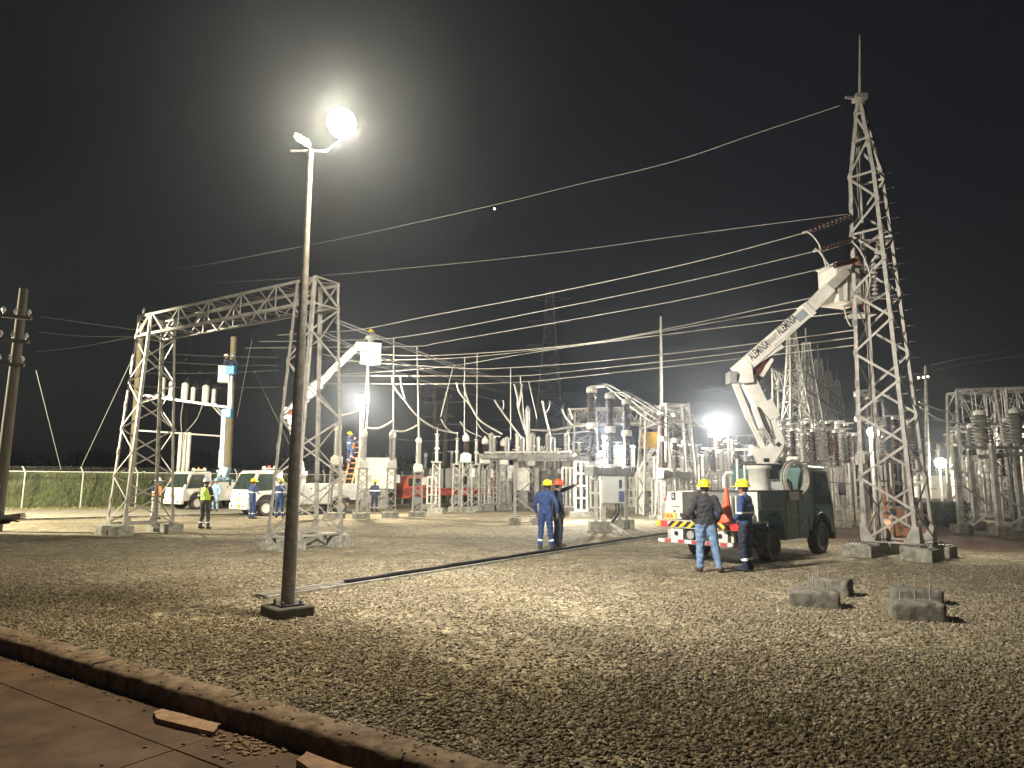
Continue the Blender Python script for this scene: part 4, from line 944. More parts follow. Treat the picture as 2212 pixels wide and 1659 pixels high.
MB().box(B_(1858, 672, .42) + Vector((0, 0, -.12)), (.6, .5, .05)).build('bucket_step', GREYP, gtk)
# cab of the green truck
cy0 = 1.45 + WB - .74; cab(gtk, cy0, GREEN, 1.96, 2.13, 1.50, None, False, True)
q = MB()
for x in (-.7, 0, .7): q.tube([(x, cy0 - .2, 2.2), (x, cy0 + 1.0, 2.2)], .02, 5)
q.bar((-.85, cy0 - .1, 2.23), (.85, cy0 - .1, 2.23), .05); q.bar((-.85, cy0 + .9, 2.23), (.85, cy0 + .9, 2.23), .05); q.build('roof_rack', DARKM, gtk, local=True)
MB().box((.25, cy0 + .1, 2.31), (1.0, .16, .10)).build('light_bar', WPAINT, gtk, .01, local=True)
q = MB()
for sx in (-1, 1): q.tube([(sx * .62, 3.4, .9), (sx * .62, 3.4, 2.08), (sx * .62, 3.4, 2.15)], .03, 6)
q.tube([(-.62, 3.4, 2.15), (.62, 3.4, 2.15)], .03, 6); q.tube([(-.62, 3.4, 1.7), (.62, 3.4, 1.7)], .02, 6); q.build('headache_rack', DARKM, gtk, local=True)
q = MB(); q.tube([T(-.5, 2.5, 1.95), T(-.62, 2.4, 1.95), T(-.66, 2.36, 1.85), T(-.66, 2.36, 1.55)], .045, 8); q.build('exhaust_pipe', BOOMW, gtk)
MB().box((.3, 3.05, 1.68), (.6, .4, .26)).build('hydraulic_tank', DARKM, gtk, .02, local=True)
MB().box((.62, 2.72, 1.64), (.30, .42, .2)).build('valve_box', GREYP, gtk, .01, local=True)
cw = U(1716, 1033, T(.95, 2.9, 0).y); coil = MB()
for i in range(9):
    r_ = .37 + .015 * (i % 4) + random.uniform(-.01, .01); cdir = Vector((.93, .37, 0)); o_ = Vector((.37, -.93, 0)) * (-.06 + .02 * i) + Vector((0, 0, random.uniform(-.02, .02)))
    coil.tube([cw + o_ + cdir * r_ * math.cos(2 * math.pi * k / 28) * .95 + Vector((0, 0, 1)) * r_ * math.sin(2 * math.pi * k / 28) for k in range(28)], .017, 5, closed=True)
single('cable_coil', coil, mat('pale_cable', (.42, .40, .34), .6, c2=(.25, .24, .2), scale=20), 'coil of thick pale grey cable hanging behind the green truck cab', 'cable coil', cw)
# things on the rear deck
def cone(loc, label):
    r = thing('traffic_cone', label, 'traffic cone', loc, R(20)); q = MB(); q.box((0, 0, .012), (.38, .38, .024)); q.build('base', ORANGE, r, .006, local=True)
    MB().lathe([(.155, .024), (.145, .04), (.13, .06), (.105, .2), (.075, .42), (.05, .58), (.03, .70), (.022, .71)], (0, 0, 0), 20).build('cone_body', ORANGE, r, local=True)
    MB().lathe([(.165, .024), (.165, .05), (.152, .055), (.15, .08), (.14, .085)], (0, 0, 0), 20).build('collar', ORANGE, r, local=True); return r
q = G(1571, 1130, .89); cone(q, 'tall orange traffic cone standing on the rear deck of the green truck')
q = MB(); p = T(-.42, .2, .93)
for i in range(5): q.tube([p + Vector((random.uniform(-.03, .03), random.uniform(-.03, .03), .01 + .02 * i)) + Vector((math.cos(2 * math.pi * k / 14) * .12, math.sin(2 * math.pi * k / 14) * .10, 0)) for k in range(14)], .014, 5, closed=True)
single('rope_coil', q, mat('dark_rope', (.08, .05, .03), .9, c2=(.04, .03, .02), scale=30), 'small dark rope coil lying on the rear deck near the yellow plate', 'rope', p)
q = MB(); p = T(-.18, .5, .95); q.ball(p, .13, 12, (1, 1.1, .75)); single('hard_hat', q, HWHT, 'loose white hard hat lying on the rear deck beside the man in black', 'hard hat', p)
q = MB(); p = T(.30, .45, .99); q.box(p, (.28, .32, .2), .4); single('blue_bag', q, mat('blue_cloth_bag', (.04, .07, .30), .8, var=.3), 'small dark blue bag on the rear deck left of the orange cone', 'bag', p, bevel=.03)

# ---- white utility trucks at the fence
def white_truck(label, loc, fdir, wb, body_len, plate=None, box_m=GREYP):
    r = thing('utility_truck', label, 'utility truck', loc, facing(fdir[0], fdir[1])); yb = -wb - body_len
    for x in (-.82, .82): wheel(r, (x, 0, .38), (1 if x > 0 else -1, 0, 0), .38, .24, RUBBER, ALU); wheel(r, (x, -wb, .38), (1 if x > 0 else -1, 0, 0), .38, .26, RUBBER, GREYP)
    cab(r, -.74, WPAINT, 1.92, 2.14, 1.58, plate)
    q = MB()
    for x in (-.38, .38): q.box((x, (yb - .7) / 2, .62), (.09, -yb - .5, .16))
    q.box((0, -wb, .42), (1.5, .13, .13)); q.box((0, 0, .42), (1.4, .12, .12)); q.build('chassis', DARKM, r, local=True)
    MB().box((0, (yb - .95) / 2, .86), (1.95, -yb - .95, .06)).build('bed_floor', GREYP, r, local=True)
    for sx in (-1, 1):
        X, Y = Vector((0, 1, 0)), Vector((0, 0, 1)); L_ = -yb - .85
        q = MB(); q.prism([(yb, .70), (-wb - .52, .70), (-wb - .40, .88), (-wb, .95), (-wb + .40, .88), (-wb + .52, .50), (-.98, .50), (-.98, 1.55), (yb, 1.55)], (sx * .80, 0, 0), X, Y, .40); b_ = q.build('side_box', box_m, r, .01, local=True)
        n = 3
        for i in range(n):
            y0 = -wb + .56 + ((-1.02) - (-wb + .56)) * i / n; y1 = y0 + ((-1.02) - (-wb + .56)) / n - .03
            MB().box((sx * 1.008, (y0 + y1) / 2, 1.02), (.02, y1 - y0, .95)).build('locker_door', box_m, b_, .005, local=True); MB().box((sx * 1.022, (y0 + y1) / 2, 1.30), (.02, .10, .05)).build('latch', DARKM, b_, local=True)
        MB().box((sx * 1.008, yb + .48, 1.2), (.02, .8, .6)).build('locker_door', box_m, b_, .005, local=True)
    q = MB(); 
    for x in (-.6, .6): q.bar((x, -.55, 2.18), (x, -.55, 2.30), .05); q.box((x * .98, -.5, 2.33), (.12, .1, .09))
    q.bar((-.75, -.5, 2.25), (.75, -.5, 2.25), .05); q.build('roof_bar', WPAINT, r, local=True)
    MB().lathe([(.06, 2.27), (.06, 2.36), (.03, 2.4)], (.05, -.5, 0), 10).build('beacon', TAIL if plate else AMBER, r, local=True)
    return r
fd = (gp(573, 1116) - gp(732, 1104)); WB2 = 4.0; fd = Vector((-.70, -.71, 0)).normalized()
fw = gp(572, 1115); o2 = fw + Vector((-fd.y, fd.x, 0)) * -.0
lat = Vector((fd.y, -fd.x, 0))         # truck's right side
# its left side shows to the camera: front wheel nearest us is on the left
o2 = fw + lat * .82
wt2 = white_truck('nearer white cab-over truck with grey side lockers, parked behind the right gantry column', o2, fd, WB2, 1.3, (-.15, AMBER))
f1 = Vector((-.58, -.81, 0)).normalized(); l1 = Vector((f1.y, -f1.x, 0)); fw1 = gp(423, 1101)
wt1 = white_truck('farther white cab-over truck parked beside the fence with a blue and white boom', fw1 + l1 * .82, f1, 3.0, .9, None, WPAINT)
# booms of the white trucks
def boom_set(root, pts, name=('lower_boom', 'upper_boom'), w=.3, m=BOOMW): pass
c2 = o2 - fd * 2.2; Y2 = c2.y
tp = Vector((c2.x, c2.y, 1.55)); MB().lathe([(.3, .9), (.26, 1.0), (.26, 1.9), (.32, 1.92), (.32, 2.15)], (c2.x, c2.y, 0), 16).build('pedestal', BOOMW, wt2)
el2 = U(627, 893, Y2); t2 = U(772, 748, Y2)
MB().bar(Vector((c2.x, c2.y, 2.1)), el2, .28, .32).build('lower_boom', BOOMW, wt2, .02)
MB().bar(el2 + Vector((-.1, 0, -.1)), U(690, 828, Y2), .30, .46).build('upper_boom', BOOMW, wt2, .02); MB().bar(U(688, 830, Y2), t2, .24, .30).build('boom_extension', BOOMW, wt2, .02)
MB().box(el2, (.5, .5, .62)).build('elbow', BOOMW, wt2, .05); MB().box(el2 + Vector((.15, -.27, .05)), (.34, .02, .3)).build('red_marking', REDP, wt2)
bc = U(800, 785, Y2); BK2 = bucket(wt2, tuple(bc), 1.0, .62, 1.02, WPAINT, .25)
MB().box(U(780, 748, Y2 - .2), (.5, .4, .42)).build('bucket_bracket', WPAINT, wt2, .03); MB().box(U(800, 785, Y2), (.42, .4, .16)).build('bucket_step', WPAINT, wt2)
person('worker in a yellow hard hat standing in the raised white bucket left of centre', bc + Vector((-.02, 0, .05)), (.1, 1), dict(elR=(.30, .1, 1.30), elL=(-.3, .1, 1.30), wrR=(.34, .25, 1.42), wrL=(-.34, .25, 1.42)), mat('pale_grey_shirt', (.5, .5, .48), .8, var=.2), DNAVY, BOOT, HYEL, bands=False, vox=.028, hands=False)
hl_ = MB().tube([bc + Vector((-.1, 0, 0)), U(795, 880, Y2), U(790, 935, Y2)], .03, 5); kind(single('hand_line', hl_, CABLE, 'thin rope hanging straight down from the raised white bucket', 'rope', bc), 'thing') if False else single('hand_line', hl_, CABLE, 'thin rope hanging straight down from the raised white bucket', 'rope', bc)
c1 = fw1 + l1 * .82 - f1 * 2.6; Y1 = c1.y
q = U(482, 1022, Y1); MB().lathe([(.28, .9), (.24, 1.0), (.24, 1.7)], (c1.x, c1.y, 0), 14).build('pedestal', PBLUE, wt1)
MB().bar(U(477, 1040, Y1), U(489, 1008, Y1), .5, .5).build('turret', PBLUE, wt1, .03); MB().bar(U(468, 1018, Y1), U(492, 1016, Y1), .14, .16).build('lift_bracket', PBLUE, wt1, .02)
MB().bar(Vector((c1.x, c1.y, 1.6)), U(480, 1032, Y1), .3, .3).build('turret_arm', PBLUE, wt1)
MB().bar(U(480, 1012, Y1), U(485, 900, Y1), .34, .26).build('lower_boom', WPAINT, wt1, .02); MB().bar(U(474, 1010, Y1 - .1), U(476, 972, Y1 - .1), .12).build('lift_cylinder', PBLUE, wt1)
MB().box(U(491, 893, Y1), (.62, .4, .55)).build('elbow', BLUEP, wt1, .04)
MB().bar(U(497, 884, Y1), U(499, 812, Y1), .26, .24).build('upper_boom', WPAINT, wt1, .02)
b1 = U(484, 827, Y1); bucket(wt1, tuple(b1), .62, .6, 1.0, WPAINT, .2); MB().box(U(499, 800, Y1 - .1), (.55, .4, .55)).build('liner_cover', BLUEP, wt1, .03)
person('worker in a white hard hat in the blue and white bucket behind the gantry', b1 + Vector((0, .0, .05)), (.8, .3), dict(wrR=(.1, .4, 1.4), elR=(.2, .2, 1.3)), DNAVY, DNAVY, BOOT, HWHT, bands=False, vox=.03, hands=False)
person('dark-clothed worker right beside the white-helmeted one in the blue bucket', b1 + Vector((.42, .1, .02)), (-.3, 1), {}, DNAVY, DNAVY, BOOT, mat('blue_hard_hat', (0, 0, 0)), bands=False, vox=.03, hands=False)
# ladder and the man on it, behind the nearer truck
la, lt = U(752, 1044, Y2 + 3.2), U(776, 944, Y2 + 3.6); lr = thing('ladder', 'orange fibreglass ladder rising from behind the nearer white truck', 'ladder', (la.x, la.y, 0)); la.z = la.z
OL = mat('orange_fibreglass', (.80, .32, .14), .6, c2=(.65, .24, .1), scale=5); ld_ = (lt - la).normalized(); lb0 = la - ld_ * (la.z / ld_.z) * .98; sx_ = Vector((.30, -.1, 0))
for s_ in (-1, 1): MB().bar(lb0 + sx_ * s_ * .8, lt + sx_ * s_ * .8, .09, .05, up=(0, -1, 0)).build('stile', OL, lr)
n = int((lt - lb0).length / .3)
for i in range(1, n): p = lb0.lerp(lt, i / n); MB().bar(p - sx_ * .75, p + sx_ * .75, .035).build('rung', OL, lr)
pp = U(757, 1000, Y2 + 2.9); person('worker in blue with a yellow hard hat climbing the orange ladder', pp + Vector((-.1, -.1, -.05)), (.9, .4), dict(wrR=(.12, .42, 1.35), elR=(.2, .2, 1.25), wrL=(-.12, .42, 1.25), elL=(-.2, .2, 1.2), knR=(.11, .2, .62), anR=(.12, .12, .3), toeR=(.13, .28, .25)), NAVY, NAVY, BOOT, HYEL, vox=.03, hands=False)
# ---- red flatbed with grey cabinets behind the pedestals
rl = gp(860, 1096); rr_ = gp(1092, 1094); rd = (rr_ - rl).normalized(); rn = Vector((-rd.y, rd.x, 0)); RLn = (rr_ - rl).length
rt_ = thing('flatbed_truck', 'long red flatbed with grey equipment cabinets parked behind the lattice pedestals', 'flatbed truck', (rl + rr_) / 2, math.atan2(rd.y, rd.x)); h2 = RLn / 2
q = MB(); q.box((0, 0, .95), (RLn, 2.2, .35)); q.box((-h2 * .2, 0, 1.2), (RLn * .78, 2.3, .12)); q.build('bed', REDP, rt_, .02, local=True)
q = MB(); q.prism([(-h2, .6), (-h2 + 1.6, .6), (-h2 + 1.6, 2.0), (-h2 + .3, 2.0), (-h2, 1.3)], (0, 0, 0), (1, 0, 0), (0, 0, 1), 2.1); q.build('cab', REDO, rt_, .05, local=True)
q = MB(); q.box((-h2 + .8, -1.06, 1.62), (.9, .02, .5)); q.build('side_window', GLASS, rt_, local=True)
for k_, (a, b_) in enumerate(((.22, .36), (.37, .51), (.60, .74))):
    o = MB().box((-h2 + RLn * (a + b_) / 2, -.5, 1.88), (RLn * (b_ - a) - .1, 1.2, 1.25)).build('equipment_cabinet', GREYP, rt_, .02, local=True)
    MB().box((-h2 + RLn * (a + b_) / 2 - .15, -1.11, 1.85), (RLn * (b_ - a) - .3, .02, 1.05)).build('cabinet_door', GREYP, o, .006, local=True); MB().box((-h2 + RLn * (a + b_) / 2 + .2, -1.13, 2.2), (.2, .02, .05)).build('louvre', DARKM, o, local=True)
for x in (-h2 + .9, -.4, h2 - 1.6, h2 - .7): wheel(rt_, (x, -.95, .45), (0, -1, 0), .45, .28)
q = MB(); q.box((h2 * .78, 0, 1.6), (1.9, 1.8, 1.3)); q.build('red_tank', REDP, rt_, .3, local=True)
# ------------------------------------------------------------------ fence and hedge bank on the left
F0, F1 = gp(-60, 1101.5), gp(1010, 1090); fdn = (F1 - F0).normalized(); FL = (F1 - F0).length; FH = U(80, 1018, gp(80, 1102).y).z
fn = thing('chain_link_fence', 'long chain-link fence with pale angled-top posts before a green bank, far left', 'fence', F0)
fo = Vector((-fdn.y, fdn.x, 0)); step = 2.75; n = int(FL / step); ph = (gp(40, 1102) - F0).dot(fdn) % step
for i in range(n):
    p = F0 + fdn * (ph + i * step)
    MB().tube([p, p + Vector((0, 0, FH - .02)), p + Vector((-.12, -.1, FH + .28)) - fo * .05], .042, 7).build('post', ALU, fn)
MB().tube([F0 + Vector((0, 0, FH)), F1 + Vector((0, 0, FH))], .032, 6).build('top_rail', ALU, fn)
for dz in (.12, .2, .27): MB().tube([F0 + Vector((0, 0, FH + dz)) - fdn * .05, F1 + Vector((0, 0, FH + dz))], .005, 4).build('barbed_wire', WIRE, fn)
q = MB(); s = 0
while s < FL:
    for sg in (-1, 1):
        a = F0 + fdn * s; b_ = a + fdn * (sg * FH); a = a + Vector((0, 0, .03)); b_ = b_ + Vector((0, 0, FH - .02)); w_ = fdn * .0022
        q.add([a - w_, a + w_, b_ + w_, b_ - w_], [(0, 1, 2, 3)])
    s += .13
kind(q.build('wire_mesh', WIRE, fn), 'stuff')
HB = mat('hedge_bank_green', (.10, .125, .035), .9, c2=(.035, .045, .014), scale=1.2, bump=.5, detail=10)
q = MB(); nx, nz_ = 160, 9; vs = []
for i in range(nx + 1):
    for j in range(nz_ + 1):
        p = F0 + fdn * (FL * i / nx * 1.02) + fo * (.6 + .5 * (j / nz_) + random.uniform(-.12, .12)); vs.append((p.x, p.y, (FH + .0 + random.uniform(-.08, .06)) * j / nz_ if j else -.02))
    p = F0 + fdn * (FL * i / nx * 1.02) + fo * 5; 
q.add(vs, [(i * (nz_ + 1) + j, (i + 1) * (nz_ + 1) + j, (i + 1) * (nz_ + 1) + j + 1, i * (nz_ + 1) + j + 1) for i in range(nx) for j in range(nz_)], False); kind(q.build('grass_bank', HB), 'structure')
cs = []
for i in range(9000):
    p = F0 + fdn * RNG.random() * FL; t = RNG.random(); p = p + fo * (.5 + .5 * t); cs.append((p.x, p.y, t * (FH - .12)))
blades('bank_grass', cs, mat('bank_leaf', (.15, .18, .055), .9, c2=(.07, .085, .028), scale=.8), .10, .32, .018, .05, 3, .8)
cs = []
for i in range(2600):
    p = F0 + fdn * RNG.random() * FL - fo * (.1 + abs(RNG.normal(0, .5))); cs.append((p.x, p.y, 0))
blades('verge_grass', cs, DRY, .06, .2, .012, .08, 3, .8)
# block-based white post near the left gantry column
q_ = gp(305, 1094); r = thing('sign_post', 'plain white post standing on a grey concrete block by the fence', 'post', q_)
MB().box((q_.x, q_.y, .17), (.52, .4, .36)).build('concrete_block', CONC, r, .02); MB().tube([q_ + Vector((0, 0, .3)), U(308, 1018, q_.y)], .035, 7).build('post', ALU, r)
MB().bar(U(301, 1021, q_.y), U(314, 1018, q_.y), .03).build('arm', ALU, r)

# ------------------------------------------------------------------ utility poles
def upole(name, label, u0, v0, u1, v1, Y, r0, r1, m, arms=(), group=None, metal=False):
    b_ = U(u0, v0, Y); t_ = U(u1, v1, Y); d = (t_ - b_) / (t_.z - b_.z); base = b_ - d * b_.z; base.z = 0
    r = thing(name, label, 'utility pole', base, 0, group); k = 8
    q = MB(); q.tube([base - Vector((0, 0, .2)), base.lerp(t_, .5), t_], [r0, (r0 + r1) / 2, r1], 12); q.build('pole', m, r)
    for z, hl, tilt in arms:
        p = base + d * z; q = MB(); q.bar(p + Vector((-hl, -r0, tilt)), p + Vector((hl, -r0, -tilt)), .10, .12); a_ = q.build('crossarm', WOODD, r)
        for sx in (-.9, -.1, .8):
            c = p + Vector((sx * hl, -r0, .06 - sx * tilt)); w_ = MB(); w_.lathe([(.02, 0), (.02, .08), (.07, .09), (.05, .13), (.075, .15), (.04, .2), (.03, .24)], c, 8); w_.build('insulator', GREYI, a_)
    return r, base, t_
WOODD = mat('dark_wood_pole', (.085, .075, .055), .95, c2=(.05, .043, .03), scale=5, stretch=(4, 4, .3))
pL, pLb, pLt = upole('utility_pole', 'thick leaning wooden utility pole with crossarms at the far left edge', 12, 960, 52, 624, 22.4, .19, .13, WOODD, ((7.0, .5, .05), (6.2, .5, .05), (5.4, .45, .03)))
pA, pAb, pAt = upole('utility_pole', 'pale wooden pole rising behind the left gantry column', 285, 1030, 306, 700, 43, .24, .19, WOOD, ())
pB, pBb, pBt = upole('utility_pole', 'pale wooden pole behind the blue bucket with cable terminations', 492, 1015, 505, 728, 44, .24, .18, WOOD, ())
upole('utility_pole', 'thin distant dark pole seen between the gantry columns', 402, 900, 409, 735, 60, .2, .14, WOODD, ((12.0, 1.4, 0), (10.9, 1.4, 0), (9.7, 1.2, 0)))
for i, (u, v0, v1, Y) in enumerate(((938, 950, 838, 70), (905, 960, 826, 75), (962, 940, 846, 62))):
    upole('utility_pole', ['tall dim pole left of the far pylon, behind the pedestals', 'dim distant pole nearest the raised white bucket', 'dim pole with crossarms right of the other distant poles'][i], u, v0, u + 2, v1, Y, .26, .2, WOODD, ((U(u, v1, Y).z - 1.0, 2, 0), (U(u, v1, Y).z - 3, 2, 0)) if i != 1 else ())
# guy wires
def wire(name, pts, r, m, label, cat='wire', group=None, n=6, seg=5):
    q = MB(); q.tube(smoothline(pts, n) if len(pts) > 2 else pts, r, seg); return single(name, q, m, label, cat, pts[0], group)
wire('guy_wire', [U(288, 770, 30), U(176, 1008, 33)], .018, WIRE, 'guy wire slanting down left from the left gantry column')
wire('guy_wire', [U(548, 800, 45), U(625, 960, 43)], .02, WIRE, 'guy wire slanting down right behind the right gantry column')
wire('guy_wire', [U(544, 735, 45), U(512, 900, 44)], .02, WIRE, 'steep guy wire just right of the blue bucket')
wire('guy_wire', [U(78, 800, 34), U(132, 1015, 36)], .018, WIRE, 'faint guy wire near the left edge above the fence')

# arrester frame behind the gantry: two cross rails between the poles
ya, yb_ = pAb.y, pBb.y
fr = thing('arrester_rack', 'frame of white cross rails behind the gantry carrying surge arresters', 'frame', (U(380, 870, 43).x, 43, 0))
YA = 43
MB().bar(U(298, 852, YA), U(492, 880, YA + .5), .20, .14).build('cross_rail', ALU, fr); MB().bar(U(304, 870, YA - .8), U(345, 858, YA), .1).build('cross_rail', ALU, fr)
MB().bar(U(300, 930, YA), U(476, 942, YA + 1.5), .11, .09).build('lower_rail', ALU, fr); MB().bar(U(455, 873, YA + 1), U(484, 905, YA + 1.4), .08).build('knee_brace', ALU, fr)
MB().bar(U(463, 873, YA + 1), U(488, 902, YA + 1.4), .06).build('knee_brace', ALU, fr)
for i, (u, v, Y) in enumerate(((348, 845, YA), (368, 848, YA), (398, 857, YA + .4), (416, 860, YA + .3), (443, 862, YA + .4), (461, 864, YA + .4))):
    v0 = v + 7 + (i % 2); b_ = U(u, v0, Y - .12); hgt = 1.08 if i not in (1, 3, 5) else .92
    r = thing('surge_arrester', ['white surge arrester on the frame, leftmost of six', 'slim white arrester beside the leftmost one', 'thick white arrester third from left on the rail', 'slim white arrester fourth on the rail', 'thick white arrester fifth on the rail', 'slim white arrester at the right end of the rail'][i], 'surge arrester', b_, 0, 'surge arresters on the rail behind the gantry')
    rad = .22 if i % 2 == 0 else .14; q = MB(); pf = [(rad * .6, 0)]
    for k in range(7): pf += [(rad, .04 + k * hgt / 7), (rad * .88, .04 + (k + .5) * hgt / 7)]
    q.lathe(pf + [(rad * .5, hgt + .03)], b_, 12); q.build('insulator', WPAINT, r)
    q = MB(); q.lathe([(.03, hgt), (.03, hgt + .2)], b_, 6); q.tube(smoothline([b_ + Vector((0, 0, hgt + .18)), b_ + Vector((.1, 0, hgt + .36)), b_ + Vector((.22, 0, hgt + .1)), b_ + Vector((.25, 0, hgt * .4))]), .012, 5); q.build('terminal', DARKM, r)
    MB().box(b_ + Vector((0, 0, -.05)), (.5, .2, .06)).build('bracket', ALU, r)
for i in range(3):
    u = 386 + 9.5 * i; a, b_ = U(u + 5, 934, YA + 1), U(u - 2, 1040, YA + 1); q = MB(); q.tube([Vector((b_.x, b_.y, 0)), b_, a], .12, 10)
    single('cable_conduit', q, WPAINT, ['leftmost of three thick white pipes rising above the farther white truck', 'middle of three thick white pipes above the farther white truck', 'rightmost of three thick white pipes above the farther white truck'][i], 'pipe', (b_.x, b_.y, 0), 'white riser pipes')
for i, (a, b_, c_) in enumerate((((392, 934), (391, 900), (396, 868)), ((401, 934), (425, 905), (440, 868)), ((345, 860), (352, 900), (380, 930)))):
    wire('riser_cable', [U(*a, YA + 1), U(*b_, YA + .8), U(*c_, YA + .5)], .028, CABLE, ['short riser cable going straight up from the white pipes', 'riser cable curving right up from the white pipes', 'riser cable curving left from the white pipes'][i], 'cable')

# ------------------------------------------------------------------ switchyard equipment (prototypes in local coordinates)
def ins(mb, c, h, r, n, cap=True, seg=10, ax=(0, 0, 1)):
    pf = [(r * .62, 0)]
    for k in range(n):
        z = h * (k + .1) / n; pf += [(r * .62, z), (r, z + h / n * .32), (r * .94, z + h / n * .42), (r * .60, z + h / n * .62)]
    pf.append((r * .55, h)); mb.lathe(pf, c, seg, ax)
def lat_pedestal(root, h, w0, w1, m, n=5, foot=True, z0=.3):
    def cc(i, z):
        w = (w0 + (w1 - w0) * z / h) / 2; a, b_ = ((-1, -1), (1, -1), (1, 1), (-1, 1))[i]; return Vector((a * w, b_ * w, z))
    lv = [z0 + (h - z0) * i / n for i in range(n + 1)]; legs = []
    for i in range(4):
        q = MB(); q.angle(cc(i, z0), cc(i, h), .075, cc((i + 1) % 4, z0) - cc(i, z0), cc((i - 1) % 4, z0) - cc(i, z0), .012); q.build('leg', m, root, local=True)
    q = MB()
    for i in range(4):
        for k in range(n):
            a, b_ = (i, (i + 1) % 4) if k % 2 == 0 else ((i + 1) % 4, i); q.bar(cc(a, lv[k]), cc(b_, lv[k + 1]), .045, .01, up=(cc((i + 1) % 4, 0) - cc(i, 0)).cross(Vector((0, 0, 1))))
    kind(q.build('lattice_bracing', m, root, local=True), 'stuff')
    if foot: MB().box((0, 0, z0 / 2 - .02), (w0 + .28, w0 + .28, z0 + .04)).build('concrete_footing', CONC, root, .02, local=True)
    MB().box((0, 0, h + .03), (w1 + .12, w1 + .12, .06)).build('top_plate', m, root, local=True)
def P_thick(h=2.6, im=GREYI, tank=True, ih=1.25, r=.19):
    root = thing('instrument_transformer', 'x', 'instrument transformer'); lat_pedestal(root, h, .62, .50, GALV)
    q = MB(); q.box((0, 0, h + .26), (.50, .46, .40)); q.lathe([(.22, h + .45), (.2, h + .52)], (0, 0, 0), 12); q.build('tank', WPAINT, root, .04, local=True)
    q = MB(); ins(q, (0, 0, h + .5), ih, r, 14); q.build('insulator', im, root, local=True)
    q = MB(); q.lathe([(.12, 0), (.18, .03), (.19, .2), (.15, .32), (.06, .38), (.05, .46)], (0, 0, h + .5 + ih), 12); q.build('head', WPAINT, root, .0, local=True)
    MB().box((.36, 0, h - .5), (.22, .25, .45)).build('terminal_box', WPAINT, root, .015, local=True)
    return root
def P_slim(h=2.6, ih=1.35, r=.10, m=ALU):
    root = thing('surge_arrester', 'x', 'surge arrester'); lat_pedestal(root, h, .5, .42, GALV, 6)
    q = MB(); ins(q, (0, 0, h + .06), ih * .48, r, 7); ins(q, (0, 0, h + .12 + ih * .48), ih * .48, r, 7); q.build('insulator', m, root, local=True)
    q = MB(); q.lathe([(.13, h + .06 + ih * .47), (.13, h + .12 + ih * .49)], (0, 0, 0), 12); q.lathe([(.14, h + ih + .1), (.14, h + ih + .14), (.03, h + ih + .15), (.03, h + ih + .5)], (0, 0, 0), 12); q.build('flange', ALU, root, local=True); return root
def P_bus(h=2.7, ih=1.3, im=GREYI, lat=False):
    root = thing('post_insulator', 'x', 'post insulator')
    if lat: lat_pedestal(root, h, .45, .4, GALV, 5)
    else:
        q = MB(); 
        for a in (-1, 1): q.box((a * .22, 0, h / 2), (.09, .12, h))
        for z in (.9, 1.8): q.box((0, 0, z), (.36, .05, .07))
        q.build('post_frame', GALV, root, local=True); MB().box((0, 0, .1), (.8, .5, .28)).build('concrete_footing', CONC, root, .02, local=True); MB().box((0, 0, h + .03), (.9, .2, .08)).build('top_plate', GALV, root, local=True)
    q = MB(); ins(q, (0, 0, h + .06), ih, .16, 12); q.build('insulator', im, root, local=True); q = MB(); q.lathe([(.1, h + ih + .05), (.1, h + ih + .16)], (0, 0, 0), 10); q.bar((-.35, 0, h + ih + .18), (.35, 0, h + ih + .18), .06); q.build('cap', ALU, root, local=True); return root
PT, PS, PBn = P_thick(), P_slim(), P_thick(2.55, BROWN, True, .62, .18)
PG, PBr, PL_ = P_bus(), P_bus(2.6, 1.5, BROWN), P_bus(2.6, 1.2, GREYI, True)
first = {}
def place(proto, u, v, label, group, zs=None, rz=0, Y=None):
    """stand a copy where its foot shows; zs = pixel row its top reaches"""
    p = gp(u, v) if Y is None else at(u, Y); sc = 1
    if zs is not None:
        top_ = {PT: 4.80, PS: 4.40, PBn: 4.05, PG: 4.24, PBr: 4.34, PL_: 4.1}[proto]; zt = U(u, zs, p.y).z; sc = zt / top_
    o = proto if proto.name not in first else dup(proto, p, rz)
    first[proto.name] = 1; o.location = p; o.rotation_euler = (0, 0, rz); o.scale = (sc, sc, sc) if sc != 1 else (1, 1, 1)
    o['label'] = label; o['group'] = group; return p, sc
GR1 = 'instrument transformers and arresters along the yard edge'
place(PT, 722, 1120, 'white-tanked transformer on a lattice pedestal, right beside the right gantry column', GR1, 912)
place(PT, 780, 1120, 'thick grey insulator on a lattice pedestal directly under the hanging lamp glare', GR1, 926, R(15))
place(PT, 843, 1118, 'thick ribbed insulator pedestal left of the slender ladder frame', GR1, 928, R(10))
place(PT, 901, 1116, 'grey insulator pedestal with a short wide footing before the red flatbed', GR1, 942)
place(PS, 941, 1109, 'slender white arrester on lattice pedestal in front of the grey cabinets', GR1, 925)
place(PS, 985, 1106, 'slender white arrester pedestal left of the first brown transformer', GR1, 935)
place(PBn, 1004, 1107, 'short brown insulator with white head, left one of a brown pair', GR1, 938, R(20))
place(PS, 1027, 1104, 'slender white arrester pedestal between two brown transformers', GR1, 938)
place(PBn, 1046, 1103, 'short brown insulator with white head, right one of a brown pair', GR1, 945, R(20))
place(PBn, 1086, 1102, 'small brown transformer behind the left end of the switch platform', GR1, 950, R(10))
place(PL_, 1066, 1100, 'grey ribbed insulator on lattice at the left end of the switch platform', GR1, 938)
